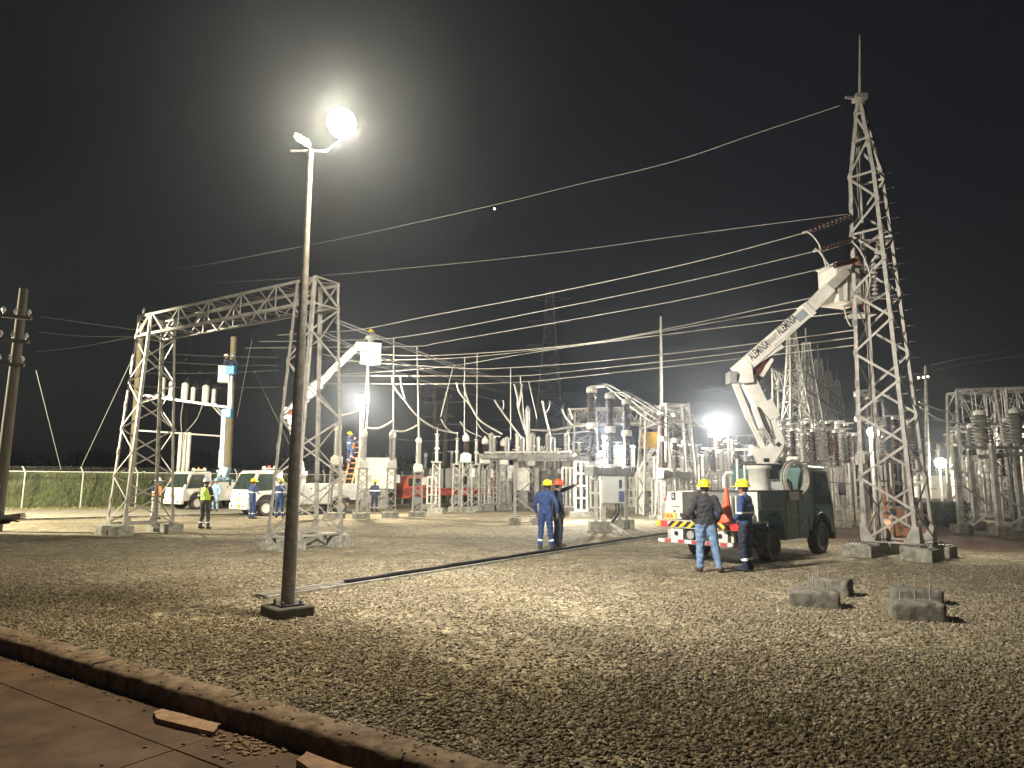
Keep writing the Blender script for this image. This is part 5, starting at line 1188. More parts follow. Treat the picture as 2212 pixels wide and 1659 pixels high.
# random deeper rows of pedestals
rows = []
k = 0
for (Y, u0, u1, n, zs, protos, nm) in ((47, 1080, 1240, 6, 962, (PS, PL_, PBn), 'behind the switch platform'), (60, 900, 1230, 11, 980, (PL_, PG, PT), 'in the dim middle rows'), (44, 1395, 1600, 9, 976, (PG, PL_, PBr), 'behind the green truck deck'), (40, 1690, 1850, 7, 905, (PG, PBr), 'behind the green truck cab'),
                                  (56, 1380, 1620, 9, 975, (PBr, PG), 'beyond the truck deck'), (52, 1640, 1860, 9, 930, (PBr, PL_), 'beyond the truck cab'), (72, 1240, 1700, 14, 985, (PG, PL_), 'in the farthest row'), (34, 2040, 2190, 4, 958, (PG, PBr), 'at the right edge'), (46, 2020, 2220, 6, 960, (PG, PL_, PBr), 'in the dark far right rows'), (25, 1890, 1990, 3, 900, (PBr, PG), 'behind the tall pylon'), (66, 1900, 2200, 8, 965, (PG, PBr), 'deep behind the tall pylon'),
   (50, 1240, 1600, 13, 955, (PBr, PG, PL_), 'under the wide pale gantry'), (38, 1630, 1860, 10, 935, (PG, PBr), 'right behind the truck cab'), (84, 1000, 1500, 16, 990, (PG, PL_), 'on the dim horizon'), (55, 1090, 1250, 9, 968, (PG, PT), 'beyond the switch platform'), (33, 1400, 1530, 6, 985, (PG, PL_), 'left of the truck deck'), (64, 1150, 1420, 12, 972, (PT, PL_, PBr), 'deep behind the circuit breaker'), (29, 1660, 1840, 8, 925, (PBr, PG), 'just past the truck cab'), (38, 2050, 2215, 8, 935, (PG, PBr, PL_), 'between the right platform legs'), (41, 1500, 1620, 7, 960, (PBr, PL_, PG), 'beside the twin floodlights')):
    for i in range(n):
        pr_ = protos[(i * 7 + n) % len(protos)]; u = u0 + (u1 - u0) * (i + .5) / n + random.uniform(-4, 4)
        cl = {PS: 'slender pale arrester pedestal', PL_: 'grey insulator on lattice pedestal', PBn: 'short brown-insulator pedestal', PG: 'grey ribbed insulator on twin posts', PBr: 'brown ribbed insulator on twin posts', PT: 'white-tanked insulator pedestal'}[pr_]
        on = ['first', 'second', 'third', 'fourth', 'fifth', 'sixth', 'seventh', 'eighth', 'ninth', 'tenth', 'eleventh', 'twelfth', 'thirteenth', 'fourteenth', 'fifteenth', 'sixteenth'][i]
        place(pr_, u, 0, '%s, %s from the left %s' % (cl, on, nm), 'pedestals ' + nm, zs + random.uniform(-7, 9), random.uniform(-.3, .3), Y + random.uniform(-1.5, 1.5))

# white ladder-like guard frames and rails: the pale clutter in the middle
def ladder_frame(u0, u1, vt, vb, label, nr=4, np_=3, m=WPAINT):
    a, b_ = gp(u0, vb), gp(u1, vb); a.y = b_.y = (a.y + b_.y) / 2; z1 = U(u0, vt, a.y).z; r = thing('post_rack', label, 'post rack', (a + b_) / 2)
    for i in range(np_): p = a.lerp(b_, i / (np_ - 1)); MB().bar(p + Vector((0, 0, .25)), p + Vector((0, 0, z1)), .11).build('post', m, r)
    for i in range(nr): z = .3 + (z1 - .3) * i / (nr - 1); MB().bar(a + Vector((-.05, -.07, z)), b_ + Vector((.05, -.07, z)), .06, .09).build('rail', m, r)
    MB().bar(a + Vector((-.3, 0, .1)), b_ + Vector((.3, 0, .1)), .7, .32).build('concrete_footing', CONC, r, .02); return r
ladder_frame(1243, 1268, 996, 1116, 'white ladder-like frame left of the big circuit breaker', 5, 3)
ladder_frame(1276, 1300, 1003, 1108, 'white frame hidden partly by the left breaker leg', 4, 2)
ladder_frame(922, 941, 1031, 1098, 'small white ladder rack leaning by the red flatbed', 4, 3)
ladder_frame(1350, 1420, 1058, 1104, 'low white railing right of the circuit breaker cabinet', 3, 8)
ladder_frame(1368, 1400, 1008, 1100, 'tall white frame just right of the circuit breaker', 3, 4)
ladder_frame(1415, 1520, 1013, 1096, 'long pale frame of many posts behind the left truck cabinet', 3, 13, ALU)
ladder_frame(1525, 1612, 1016, 1098, 'pale post frame behind the cone and yellow helmet', 3, 11, ALU)
ladder_frame(1815, 1850, 985, 1092, 'white stacked frame just left of the tall pylon leg', 5, 3)
ladder_frame(1868, 1905, 985, 1090, 'pale frame seen through the pylon lattice', 4, 3, ALU)
ladder_frame(2078, 2150, 985, 1120, 'dim post frame at the right under the ribbed insulators', 3, 7, GALVD)
ladder_frame(1712, 1830, 998, 1070, 'long pale frame behind the green truck cab', 3, 14, ALU)
for (u, v0, v1, Y, w_, h_, lab) in ((1388, 1040, 0, 40, .9, 1.1, 'white marshalling cabinet among posts right of the circuit breaker'), (1552, 1060, 0, 42, .8, 1.2, 'pale cabinet behind the yellow helmet of the man in black'), (1130, 1035, 0, 43, .8, 1.4, 'white cabinet behind the two men in blue'), (1337, 985, 0, 50, 2.2, 1.6, 'large pale blue transformer tank behind the brown columns'), (2018, 1052, 0, 40, 1.9, 1.3, 'brightly lit white container between the pylon and the right edge'), (2062, 1042, 0, 36, .35, 1.5, 'narrow white panel on a dark post near the right edge'), (812, 1022, 0, 43, 2.4, 1.9, 'white boxy cabin behind the pedestals and navy worker'), (1093, 1022, 0, 44, 1.0, 1.0, 'small bright white box behind the brown transformers'), (1300, 998, 0, 48, 2.6, .6, 'long white service platform behind the circuit breaker')):
    p = U(u, v0, Y); r = thing('equipment_cabinet', lab, 'cabinet', (p.x, Y, 0)); m_ = PBLUE if 'pale blue' in lab else WPAINT
    MB().box(p, (w_, .8, h_)).build('cabinet_body', m_, r, .03); MB().box(p + Vector((w_ * .0, -.41, 0)), (w_ * .8, .03, h_ * .8)).build('door', m_, r, .01)
    MB().box((p.x, Y, (p.z - h_ / 2) / 2), (w_ * .7, .5, max(.1, p.z - h_ / 2))).build('stand', GALVD, r)
ladder_frame(1215, 1240, 1010, 1106, 'narrow pale post rack at the right end of the switch platform', 3, 4, ALU)
ladder_frame(1046, 1104, 1018, 1097, 'pale post rack behind the short brown transformers', 3, 7, ALU)
ladder_frame(1640, 1700, 1010, 1082, 'pale post rack behind the pedestal of the green truck', 3, 8, ALU)
ladder_frame(1915, 1985, 1000, 1088, 'pale post rack deep inside the pylon base', 3, 8, ALU)
# ---- disconnect switch platform
pc0, pc1 = gp(1112, 1133), gp(1161, 1134); zpl = U(1140, 990, pc0.y).z; pc0.y = pc1.y = pc0.y
dsw = thing('disconnect_switch', 'steel switch platform on lattice legs carrying a double row of grey ribbed insulators', 'disconnect switch', (pc0 + pc1) / 2)
for i, (p, dy) in enumerate(((pc0, 0), (pc1, 0), (pc0, 1.6), (pc1, 1.6))):
    p = p + Vector((0, dy, 0)); MB().bar(p + Vector((0, 0, .2)), p + Vector((0, 0, zpl)), .12).build('leg', GALV, dsw); MB().box(p + Vector((0, 0, .1)), (.5, .5, .36)).build('concrete_footing', CONC, dsw, .02)
for dy in (0, 1.6):
    zz = [.4, 1.1, 1.9, zpl]
    for k_ in range(3):
        a, b_ = (pc0, pc1) if k_ % 2 else (pc1, pc0); MB().bar(a + Vector((0, dy, zz[k_])), b_ + Vector((0, dy, zz[k_ + 1])), .07, .03).build('brace', GALV, dsw)
yL, yR = at(1035, pc0.y - .2), at(1240, pc0.y - 1.6)
for dy in (0, 1.7): MB().bar(yL + Vector((0, dy, zpl + .05)), yR + Vector((0, dy, zpl + .05)), .14, .16).build('platform_beam', GALVD if dy == 0 else GALV, dsw)
MB().bar(yL + Vector((.2, .2, zpl + .22)), yR + Vector((-.1, .2, zpl + .22)), .08, .08).build('top_rail', ALU, dsw)
for t in (.02, .3, .55, .8, .98):
    MB().bar(yL.lerp(yR, t) + Vector((0, -.1, zpl + .1)), yL.lerp(yR, t) + Vector((0, 1.8, zpl + .1)), .12, .12).build('cross_beam', GALV, dsw)
MB().prism([(0, -.22), (3.2, -.22), (3.2, -.05), (0, -.05)], yL.lerp(yR, .42) + Vector((0, -.1, zpl + .08)), (1, -.3, 0), (0, 0, 1), .04).build('shield_plate', GALVD, dsw)
for i, u in enumerate((1062, 1096, 1119, 1131, 1152, 1168, 1187, 1201, 1226)):
    t = (u - 1035) / 205; p = yL.lerp(yR, t) + Vector((0, .2 + (1.3 if i % 2 else 0), zpl + .25)); hh = U(u, 938 if i % 2 == 0 else 946, p.y).z - p.z
    q = MB(); ins(q, p, hh * .95, .13 if i not in (2, 5) else .07, 11); q.build('insulator', GREYI if i not in (2, 5) else WPAINT, dsw); MB().lathe([(.09, hh * .95), (.09, hh * 1.02), (.03, hh * 1.03), (.03, hh * 1.1)], p, 8).build('cap', ALU, dsw)
p = at(1141, pc0.y - .5); MB().tube([p + Vector((0, 0, zpl)), U(1140, 886, p.y)], .085, 10).build('mast', WPAINT, dsw); MB().lathe([(.05, 0), (.1, .1), (.06, .22), (.02, .3)], U(1140, 892, p.y), 8).build('mast_cap', GREYI, dsw)
MB().box(at(1133, pc0.y - .2) + Vector((0, 0, 1.9)), (.25, .25, .4)).build('drive_box', WPAINT, dsw, .02)
# ---- three-pole circuit breakers
def breaker(label, uvs, vt, vm, vb, base, group='three-pole circuit breakers', big=False, m=BROWN, zb=None):
    """uvs: pixel columns of the three poles; heights taken from the first pole"""
    Y0 = base; zt = U(uvs[0], vt, Y0).z; zm_ = U(uvs[0], vm, Y0).z; z0 = U(uvs[0], vb, Y0).z; pts = []
    for i, u in enumerate(uvs):
        # depth from equal height
        d = ray(u, vt + (i * (13 if big else 6))); Y = d.y * (zt - EYE) / d.z; pts.append(at(u, Y))
    r = thing('circuit_breaker', label, 'circuit breaker', pts[1], 0, group)
    for p in pts:
        q = MB(); ins(q, p + Vector((0, 0, z0)), zm_ - z0 - .1, .15 if not big else .145, 16, seg=14); ins(q, p + Vector((0, 0, zm_ + .1)), zt - zm_ - .3, .17 if not big else .175, 18, seg=14); q.build('insulator', m, r)
        q = MB(); q.lathe([(.18, -.12), (.21, -.08), (.21, .08), (.18, .12)], p + Vector((0, 0, zm_)), 14); q.build('flange', ALU, r)
        q = MB(); q.lathe([(.17, -.22), (.19, -.2), (.19, -.02), (.15, 0)], p + Vector((0, 0, zt)), 14); q.bar(p + Vector((-.05, 0, zt + .02)), p + Vector((.45, 0, zt + .04)), .12, .05); q.build('cap', ALU, r)
        q = MB(); q.lathe([(.2, 0), (.2, .12), (.14, .14)], p + Vector((0, 0, z0 - .14)), 12); q.bar(p + Vector((-.2, -.12, z0 - .04)), p + Vector((.25, -.12, z0 - .04)), .1, .08); q.build('base_flange', ALU, r)
    a, c = pts[0], pts[2]; d = (c - a).normalized(); MB().bar(a - d * .35 + Vector((0, 0, z0 - .30)), c + d * .35 + Vector((0, 0, z0 - .30)), .34, .32).build('base_beam', GREYP if big else GALV, r, .01)
    return r, pts, zt, z0, zm_
bY = gp(1297, 1150).y + .3
br, bp3, bzt, bz0, _ = breaker('nearest brown three-pole circuit breaker on two steel posts with a white cabinet', (1280, 1320, 1356), 836, 920, 1000, bY, big=True)
# frame legs, cabinet, footings
f1_, f2_ = gp(1297, 1148), gp(1346, 1142); zb_ = bz0 - .45
for p, nm in ((f1_, 'l'), (f2_, 'r')):
    MB().box(p + Vector((0, .1, .15)), (.78, .7, .40)).build('concrete_footing', CONC, br, .025)
    for a in (-.13, .13): MB().bar(p + Vector((a, .1, .3)), p + Vector((a, .1, zb_)), .10, .16, up=(0, 1, 0)).build('leg', ALU, br)
bm_ = MB(); bm_.bar(U(1288, 1018, f1_.y - .1), U(1368, 1018, f2_.y - .1), .16, .24); bm_.build('front_beam', mat('beam_grey', (.20, .20, .175), .7, c2=(.14, .14, .12), scale=4), br, .005)
for u in (1288, 1328, 1366): MB().box(U(u, 1018, f1_.y - .25), (.06, .16, .27)).build('beam_clamp', DARKM, br)
cbp = U(1323, 1058, f1_.y - .15); c_ = MB().box(cbp, (.80, .5, .92)).build('control_cabinet', mat('cabinet_grey_white', (.60, .63, .60), .5, c2=(.50, .53, .50), scale=2), br, .02)
MB().box(cbp + Vector((-.10, -.26, 0)), (.42, .02, .86)).build('cabinet_door', MATS['cabinet_grey_white'], c_, .006); MB().box(cbp + Vector((.24, -.26, .2)), (.10, .02, .3)).build('breather', DARKM, c_); MB().box(cbp + Vector((.27, -.27, -.22)), (.18, .06, .36)).build('blue_box', mat('blue_grey_box', (.06, .09, .18), .6, var=.2), c_, .01)
q = MB(); q.tube(smoothline([cbp + Vector((.2, -.05, -.46)), cbp + Vector((.18, -.08, -.8)), cbp + Vector((0, -.1, -1.05)), cbp + Vector((-.1, -.1, -1.2))]), .045, 7); q.tube(smoothline([cbp + Vector((.1, -.05, -.46)), cbp + Vector((.08, -.08, -.75)), cbp + Vector((-.1, -.1, -1.0))]), .03, 7); q.build('cable_duct', BLACK, br)
q = MB(); q.bar(f1_ + Vector((.3, -.3, .3)), f1_ + Vector((.7, -.5, 0)), .06); q.bar(f1_ + Vector((.4, -.3, .25)), f1_ + Vector((.85, -.45, 0)), .05); q.build('conduit', ALU, br)
b2 = breaker('second brown three-pole breaker, left of the twin floodlights', (1432, 1459, 1482), 886, 948, 1011, gp(1297, 1150).y * 1.32)
b3 = breaker('third brown three-pole breaker, right under the twin floodlights', (1539, 1555, 1571), 938, 972, 1019, gp(1297, 1150).y * 1.9)
for bb_, zb2 in ((b2, 0), (b3, 0)):
    for p in (bb_[1][0], bb_[1][2]): MB().bar(p + Vector((0, 0, 0)), p + Vector((0, 0, bb_[3] - .4)), .2).build('leg', GALV, bb_[0])
b4 = breaker('dim brown three-pole breaker seen through the tall pylon', (1868, 1890, 1910), 845, 905, 975, 26.0)
for p in (b4[1][0], b4[1][2]): MB().bar(p, p + Vector((0, 0, b4[3] - .4)), .2).build('leg', GALVD, b4[0])
b5 = breaker('grey three-pole insulator set behind the boom turret', (1692, 1716, 1738), 912, 955, 1000, 31.0, m=GREYI)
for p in (b5[1][0], b5[1][2]): MB().bar(p, p + Vector((0, 0, b5[3] - .4)), .2).build('leg', GALV, b5[0])
# big ribbed insulators and platform at the right edge
rp = at(2095, 27); zr = U(2120, 968, 26).z
rs = thing('switch_platform', 'dark steel platform on lattice legs with big ribbed insulators, right edge', 'disconnect switch', at(2150, 26))
for u, Y in ((2068, 25), (2150, 24), (2100, 27.5), (2200, 26.5)):
    p = at(u, Y); MB().bar(p, p + Vector((0, 0, zr)), .16).build('leg', GALVD, rs); MB().box(p + Vector((0, 0, .1)), (.5, .5, .4)).build('concrete_footing', CONCD, rs)
for (u0, v0, u1, v1, Y) in ((2068, 1160, 2150, 1100, 25), (2150, 1150, 2225, 1110, 24), (2068, 1040, 2150, 1100, 25), (2150, 1060, 2225, 1110, 24)): MB().bar(U(u0, v0, Y), U(u1, v1, Y), .09, .05).build('brace', GALV, rs)
MB().bar(U(2078, 966, 25), U(2240, 968, 25), .16, .10).build('platform_beam', GALVD, rs); MB().bar(U(2105, 988, 24.5), U(2240, 978, 24.5), .4, .16).build('platform_beam', GALVD, rs)
for u, vt_, Y, r_ in ((2122, 897, 26, .34), (2198, 893, 26.5, .32), (2178, 912, 29, .26), (2098, 925, 30, .2)):
    p = U(u, 958, Y); hh = U(u, vt_, Y).z - p.z; q = MB(); q.lathe([(.14, -.25), (.14, 0)], p, 12); ins(q, p, hh, r_, 9, seg=18); q.build('insulator', GREYD, rs); MB().lathe([(r_ * .55, 0), (r_ * .6, .14), (r_ * .4, .2)], p + Vector((0, 0, hh)), 12).build('cap', WPAINT, rs)

# ------------------------------------------------------------------ distant gantries, pylons, masts
def portal(label, corners, Yd, hb, depth, m, n=10, vert=True, group='distant lattice gantries', ddx=.0):
    (u0, v0), (u1, v1) = corners; Z = U(u0, v0, Yd).z; a = U(u0, v0, Yd); d = ray(u1, v1); b_ = EYEV + d * ((Z - EYE) / d.z); a.z = b_.z = Z
    e1_ = (b_ - a).normalized(); nn = Vector((-e1_.y, e1_.x, 0)); L_ = (b_ - a).length
    r = thing('lattice_gantry', label, 'gantry', ((a.x + b_.x) / 2, (a.y + b_.y) / 2, 0), 0, group)
    def bc_(i, s):
        w, h = ((0, 0), (depth, 0), (depth, -hb), (0, -hb))[i]; return a + e1_ * s + nn * w + Vector((0, 0, h))
    q = MB()
    for i in range(4):
        q.bar(bc_(i, 0), bc_(i, L_), .11, .11)
        for k_ in range(n):
            s0, s1 = L_ * k_ / n, L_ * (k_ + 1) / n; x, y = (i, (i + 1) % 4) if k_ % 2 else ((i + 1) % 4, i); q.bar(bc_(x, s0), bc_(y, s1), .06, .03); q.bar(bc_(i, s1), bc_((i + 1) % 4, s1), .05, .03)
    kind(q.build('beam_lattice', m, r), 'stuff')
    for s_ in (0, L_ - depth):
        q = MB(); nn_ = 8
        c4 = lambda i, z: a * Vector((1, 1, 0)).length * 0 + Vector((a.x, a.y, 0)) + e1_ * (s_ + ((0, 1, 1, 0)[i]) * depth + (-1, 1, 1, -1)[i] * .3 * (1 - z / Z)) + nn * (((0, 0, 1, 1)[i]) * depth + (-1, -1, 1, 1)[i] * .3 * (1 - z / Z)) + Vector((0, 0, z))
        for i in range(4):
            q.bar(c4(i, 0), c4(i, Z), .11, .11)
            for k_ in range(nn_): x, y = (i, (i + 1) % 4) if k_ % 2 else ((i + 1) % 4, i); q.bar(c4(x, Z * k_ / nn_), c4(y, Z * (k_ + 1) / nn_), .06, .03)
        kind(q.build('column_lattice', m, r), 'stuff')
    return r
portal('wide pale gantry behind the nearest circuit breaker', ((1229, 884), (1486, 876)), 44, 1.0, 1.4, GALV, 12)
portal('smaller lattice gantry between the two brown breakers', ((1385, 895), (1440, 872)), 38, .8, 1.1, GALV, 4)
portal('dim gantry high at the right edge above the ribbed insulators', ((2066, 842), (2260, 836)), 33, 1.7, 1.6, GALVD, 6)
portal('dim low gantry behind the twin floodlights', ((1590, 942), (1680, 935)), 62, 1.2, 1.6, GALVD, 6)
def pylon(label, u, vtop, vfl, vbase, Y, w, m, n=10, spire=True, arms=0, group='distant lattice pylons', thick=.10):
    p = at(u, Y); H_ = U(u, vfl, Y).z; zt = U(u, vtop, Y).z; r = thing('lattice_pylon', label, 'pylon', p, 0, group); q = MB()
    wf = lambda z: (w * .16 + (w - w * .16) * (1 - z / H_) ** 1.25) / 2
    lv = [H_ * (1 - (1 - i / n) ** 1.15) for i in range(n + 1)]
    c4 = lambda i, z: p + Vector(((-1, 1, 1, -1)[i] * wf(z), (-1, -1, 1, 1)[i] * wf(z), z))
    for i in range(4):
        for k_ in range(n):
            q.bar(c4(i, lv[k_]), c4(i, lv[k_ + 1]), thick, thick); q.bar(c4(i, lv[k_]), c4((i + 1) % 4, lv[k_ + 1]), thick * .55, thick * .4); q.bar(c4((i + 1) % 4, lv[k_]), c4(i, lv[k_ + 1]), thick * .55, thick * .4)
            q.bar(c4(i, lv[k_ + 1]), c4((i + 1) % 4, lv[k_ + 1]), thick * .5, thick * .4)
    kind(q.build('lattice', m, r), 'stuff')
    if spire: MB().tube([p + Vector((0, 0, H_ - .2)), p + Vector((0, 0, zt))], thick * .6, 6).build('spire', m, r)
    for k_ in range(arms):
        z = H_ * (.97 - .12 * k_); q = MB(); wd = 3.4
        for sx in (-1, 1): q.bar(p + Vector((0, 0, z + .3)), p + Vector((sx * wd, 0, z)), .12, .1); q.bar(p + Vector((0, 0, z - .6)), p + Vector((sx * wd, 0, z)), .08, .08)
        q.build('crossarm', m, r)
    return r
pylon('tall ghostly transmission pylon against the sky in the middle distance', 1188, 620, 632, 890, 105, 6.5, GALVD, 14, True, 4, thick=.14)
for i, (u, vt_, vf, Y) in enumerate(((1727, 692, 716, 45), (1758, 709, 740, 52), (1783, 745, 775, 61), (1803, 775, 802, 71), (1821, 800, 822, 82))):
    pylon(['nearest and leftmost of the row of spired pylons left of the big tower', 'second of the spired pylons left of the big tower', 'middle one of the row of spired pylons', 'fourth and small pylon of the spired row', 'smallest spired pylon, just left of the big tower leg'][i], u, vt_, vf, 1000, Y, 2.6, GALVD, 11, True)
portal('receding dim lattice beam joining the spired pylons', ((1722, 792), (1822, 868)), 46, 1.3, 1.6, GALVD, 12)
m_ = at(1428, 50); single('mast', MB().tube([m_, U(1427, 684, 50)], [.22, .09], 8), GALV, 'tall thin pale mast standing above the far gantry', 'mast', m_)
m_ = at(2001, 36); single('mast', MB().tube([m_, U(1999, 790, 36)], [.12, .06], 6), GALVD, 'short dim mast right of the tall pylon', 'mast', m_)
# ------------------------------------------------------------------ floodlights in the yard
def yard_lamp(u, v, Y, r, power, label, warm=True, post=True, colr=(1, .89, .70), es=None, shade=True):
    p = U(u, v, Y); rt = thing('floodlight', label, 'floodlight', (p.x, p.y, 0), 0, 'lit floodlights in the yard')
    if post: MB().tube([Vector((p.x, p.y + .12, 0)), Vector((p.x, p.y + .12, p.z + .05))], .05, 7).build('pole', GALV, rt)
    to = (EYEV - p).normalized(); h_ = MB().lathe([(r * .5, -.25), (r * .9, -.1), (r * 1.05, 0), (r * 1.0, .01)], p, 16, to).build('housing', GALVD, rt)
    MB().lathe([(r * .96, 0), (r * .8, .05), (r * .4, .09), (.001, .1)], p, 16, to).build('lamp_glass', LAMPW if warm else LAMPE, rt)
    lamp_light('yard_light', p + to * .3, power, colr, r); return rt
yard_lamp(780, 866, 34, .26, 5600, 'warm glaring floodlight below the raised white bucket', True)
yard_lamp(1544, 915, 46, .17, 5600, 'left one of the twin glaring floodlights in the yard', False, colr=(1, .93, .8)); yard_lamp(1572, 916, 46, .15, 3500, 'right one of the twin glaring floodlights in the yard', True)
yard_lamp(1305, 945, 31, .10, 1200, 'small white floodlight between the nearest breaker poles', False, colr=(1, .97, .9)); yard_lamp(1297, 980, 30, .11, 2300, 'lower white floodlight behind the first breaker pole', False, colr=(1, .97, .9))
yard_lamp(1885, 935, 19.5, .16, 700, 'warm floodlight shining through the tall pylon lattice', True); yard_lamp(2032, 1000, 36, .27, 1700, 'warm floodlight low between the pylon and the right edge', True)
yard_lamp(2206, 942, 34, .10, 400, 'tiny white light at the right edge of the picture', False)
for i, (u, v, Y) in enumerate(((292, 1001, 120), (152, 1006, 130), (1995, 815, 140), (1984, 816, 140), (2004, 814, 140), (1068, 451, 140))):
    p = U(u, v, Y); q = MB().ball(p, .18 if i else .22, 8); single('distant_light', q, LAMPW, ['tiny far light above the fence right of centre of the left fence', 'tiny far light just over the fence at far left', 'middle one of three tiny lights right of the pylon', 'left one of three tiny lights right of the pylon', 'right one of three tiny lights right of the pylon', 'tiny star-like light high in the middle of the sky'][i], 'light', p)
# assumed low warm work light behind the tall pylon, and what it lights
wp = at(1925, 21.5); wl_ = thing('assumed_work_light', 'assumed warm work light on a short stand behind the foot of the tall pylon', 'work light', wp)
MB().tube([wp, wp + Vector((0, 0, .8))], .03, 6).build('stand', DARKM, wl_); MB().lathe([(.08, 0), (.13, .1), (.13, .11)], wp + Vector((0, 0, .85)), 10, (.2, 1, -.1)).build('lamp_head', DARKM, wl_)
MB().lathe([(.12, .115), (.001, .13)], wp + Vector((0, 0, .85)), 10, (.2, 1, -.1)).build('lamp_glass', mat('orange_glow', (1, 1, 1), .5, var=0, emit=(1, .5, .22), es=25), wl_)
lamp_light('assumed_work_light_beam', wp + Vector((.06, .25, .82)), 70, (1, .58, .32), .1)  # light of the added lamp, assumed from the orange-lit ground
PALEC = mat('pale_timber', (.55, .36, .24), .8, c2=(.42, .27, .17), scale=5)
for i, (u, v, w_, h_, Y, a_) in enumerate(((1898, 1085, .3, 1.6, 24, .1), (1912, 1128, .5, .5, 23.5, .3), (1942, 1118, 1.1, .9, 24.5, -.2), (1972, 1138, 1.0, .25, 23.5, .2), (1960, 1070, .25, 1.2, 25, 0))):
    p = at(u, Y); r = thing('concrete_stand', ['upright pale stand glowing orange behind the left pylon leg', 'low pale block at the foot of the upright orange-lit stand', 'wide pale slanted block glowing orange inside the pylon base', 'flat orange-lit slab near the right pylon leg', 'narrow orange-lit pillar behind the pylon base'][i], 'concrete stand', p, a_)
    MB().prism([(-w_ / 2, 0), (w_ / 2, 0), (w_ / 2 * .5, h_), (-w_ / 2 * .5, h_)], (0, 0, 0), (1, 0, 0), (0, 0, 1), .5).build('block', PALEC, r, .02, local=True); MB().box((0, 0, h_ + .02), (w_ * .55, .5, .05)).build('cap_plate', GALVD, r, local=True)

# ------------------------------------------------------------------ overhead wires
TWp = (cen.x, cen.y)
def wy(name, pix, Y0, Y1, r, m, label, group=None):
    u0, u1 = pix[0][0], pix[-1][0]
    pts = [U(u, v, 1 / (1 / Y0 + (1 / Y1 - 1 / Y0) * (u - u0) / (u1 - u0))) for u, v in pix]
    return wire(name, pts, r, m, label, 'wire', group, 6)
def wpl(name, pix, A_, B_2, r, m, label, group=None, cat='wire', n=6):
    return wire(name, [PL(u, v, A_, B_2) for u, v in pix], r, m, label, cat, group, n)
GP = (P1.x * .3 + P2.x * .7, P1.y * .3 + P2.y * .7); GP2 = (P1.x * .8 + P2.x * .2, P1.y * .8 + P2.y * .2 + .5)
far_l = U(210, 612, 60); FLp = (far_l.x, far_l.y)
GW_ = 'phase wires from the tall pylon'
wpl('overhead_wire', [(1815, 228), (1640, 286), (1450, 350), (1250, 398), (1070, 442), (870, 487), (680, 527), (430, 574), (205, 611)], TWp, FLp, .011, WIRE, 'topmost long wire running from the pylon head down to the far left')
wpl('overhead_wire', [(1835, 462), (1500, 505), (1200, 546), (900, 577), (570, 605), (240, 624)], TWp, (far_l.x, far_l.y + 8), .009, WIRE, 'second faint long wire below the topmost, down to the far left')
def ph(y0): return (cen.x - .6, cen.y + y0)
E1 = (P2.x - 1, P2.y + 1.2)
wpl('overhead_wire', [(1745, 501), (1500, 566), (1200, 631), (930, 682), (784, 711), (690, 718), (600, 724)], ph(-.4), (P1.x * .45 + P2.x * .55, P1.y * .45 + P2.y * .55), .012, CABLE, 'upper phase wire ending at the top insulator string of the pylon', GW_)
wpl('overhead_wire', [(1768, 541), (1500, 604), (1200, 666), (883, 726), (724, 735), (560, 738)], ph(0), (P1.x * .55 + P2.x * .45, P1.y * .55 + P2.y * .45 + .3), .012, CABLE, 'middle phase wire ending at the second insulator string of the pylon', GW_)
wpl('overhead_wire', [(1800, 575), (1500, 642), (1262, 686), (956, 739), (903, 748), (724, 750), (530, 752)], ph(.4), (P1.x * .65 + P2.x * .35, P1.y * .65 + P2.y * .35 + .6), .012, CABLE, 'lower phase wire ending just above the pylon bucket', GW_)
D1 = at(850, 32.5); DV = (D1.x, D1.y)
low = [([(1852, 632), (1746, 645), (1481, 702), (1262, 742), (1032, 763), (880, 768), (724, 759)], 'first of the lower bundle of wires, crossing behind the bucket boom'),
       ([(1852, 655), (1719, 666), (1481, 707), (1262, 743), (1005, 772), (823, 778), (724, 779)], 'second lower wire, nearly touching the first'),
       ([(1852, 672), (1481, 717), (1262, 745), (1110, 768), (979, 790), (857, 801), (724, 809)], 'third lower wire, crossing over the flatter ones left of centre'),
       ([(1852, 712), (1630, 742), (1481, 760), (1262, 783), (1105, 794), (989, 795), (724, 778)], 'fourth lower wire passing over the far mast'),
       ([(1852, 728), (1500, 773), (1262, 799), (1121, 812), (989, 812), (724, 812)], 'fifth lower wire above the breaker tops'),
       ([(1852, 745), (1500, 786), (1262, 812), (1141, 824), (989, 829), (724, 829), (640, 829)], 'lowest wire of the bundle just above the breaker tops')]
for i, (px_, lab) in enumerate(low):
    wpl('overhead_wire', px_, (cen.x, cen.y + .6 * (i % 3)), (DV[0], DV[1] + .8 * (i % 3)), .014, CABLE, lab, 'lower wires from the pylon to the yard')
# busbars slanting away to the right from the gantry
far_r = at(1180, 62)
for i, (px_, lab) in enumerate((([(726, 690), (857, 740), (989, 790), (1121, 830), (1176, 843)], 'upper strand of the high pair slanting down right from the gantry'), ([(724, 696), (857, 746), (989, 795), (1121, 834), (1172, 846)], 'lower strand of the high pair slanting down right from the gantry'),
                                ([(696, 716), (823, 771), (956, 807), (1098, 850)], 'upper strand of the second pair slanting down right'), ([(694, 722), (823, 776), (956, 812), (1094, 853)], 'lower strand of the second pair slanting down right'),
                                ([(690, 764), (823, 792), (956, 835), (1090, 870)], 'faint third strand slanting down right behind the drops'))):
    wy('overhead_wire', px_, P3.y + .2 + .4 * (i // 2), 62, .022, WIRE, lab, 'twin wires from the gantry to the far yard')
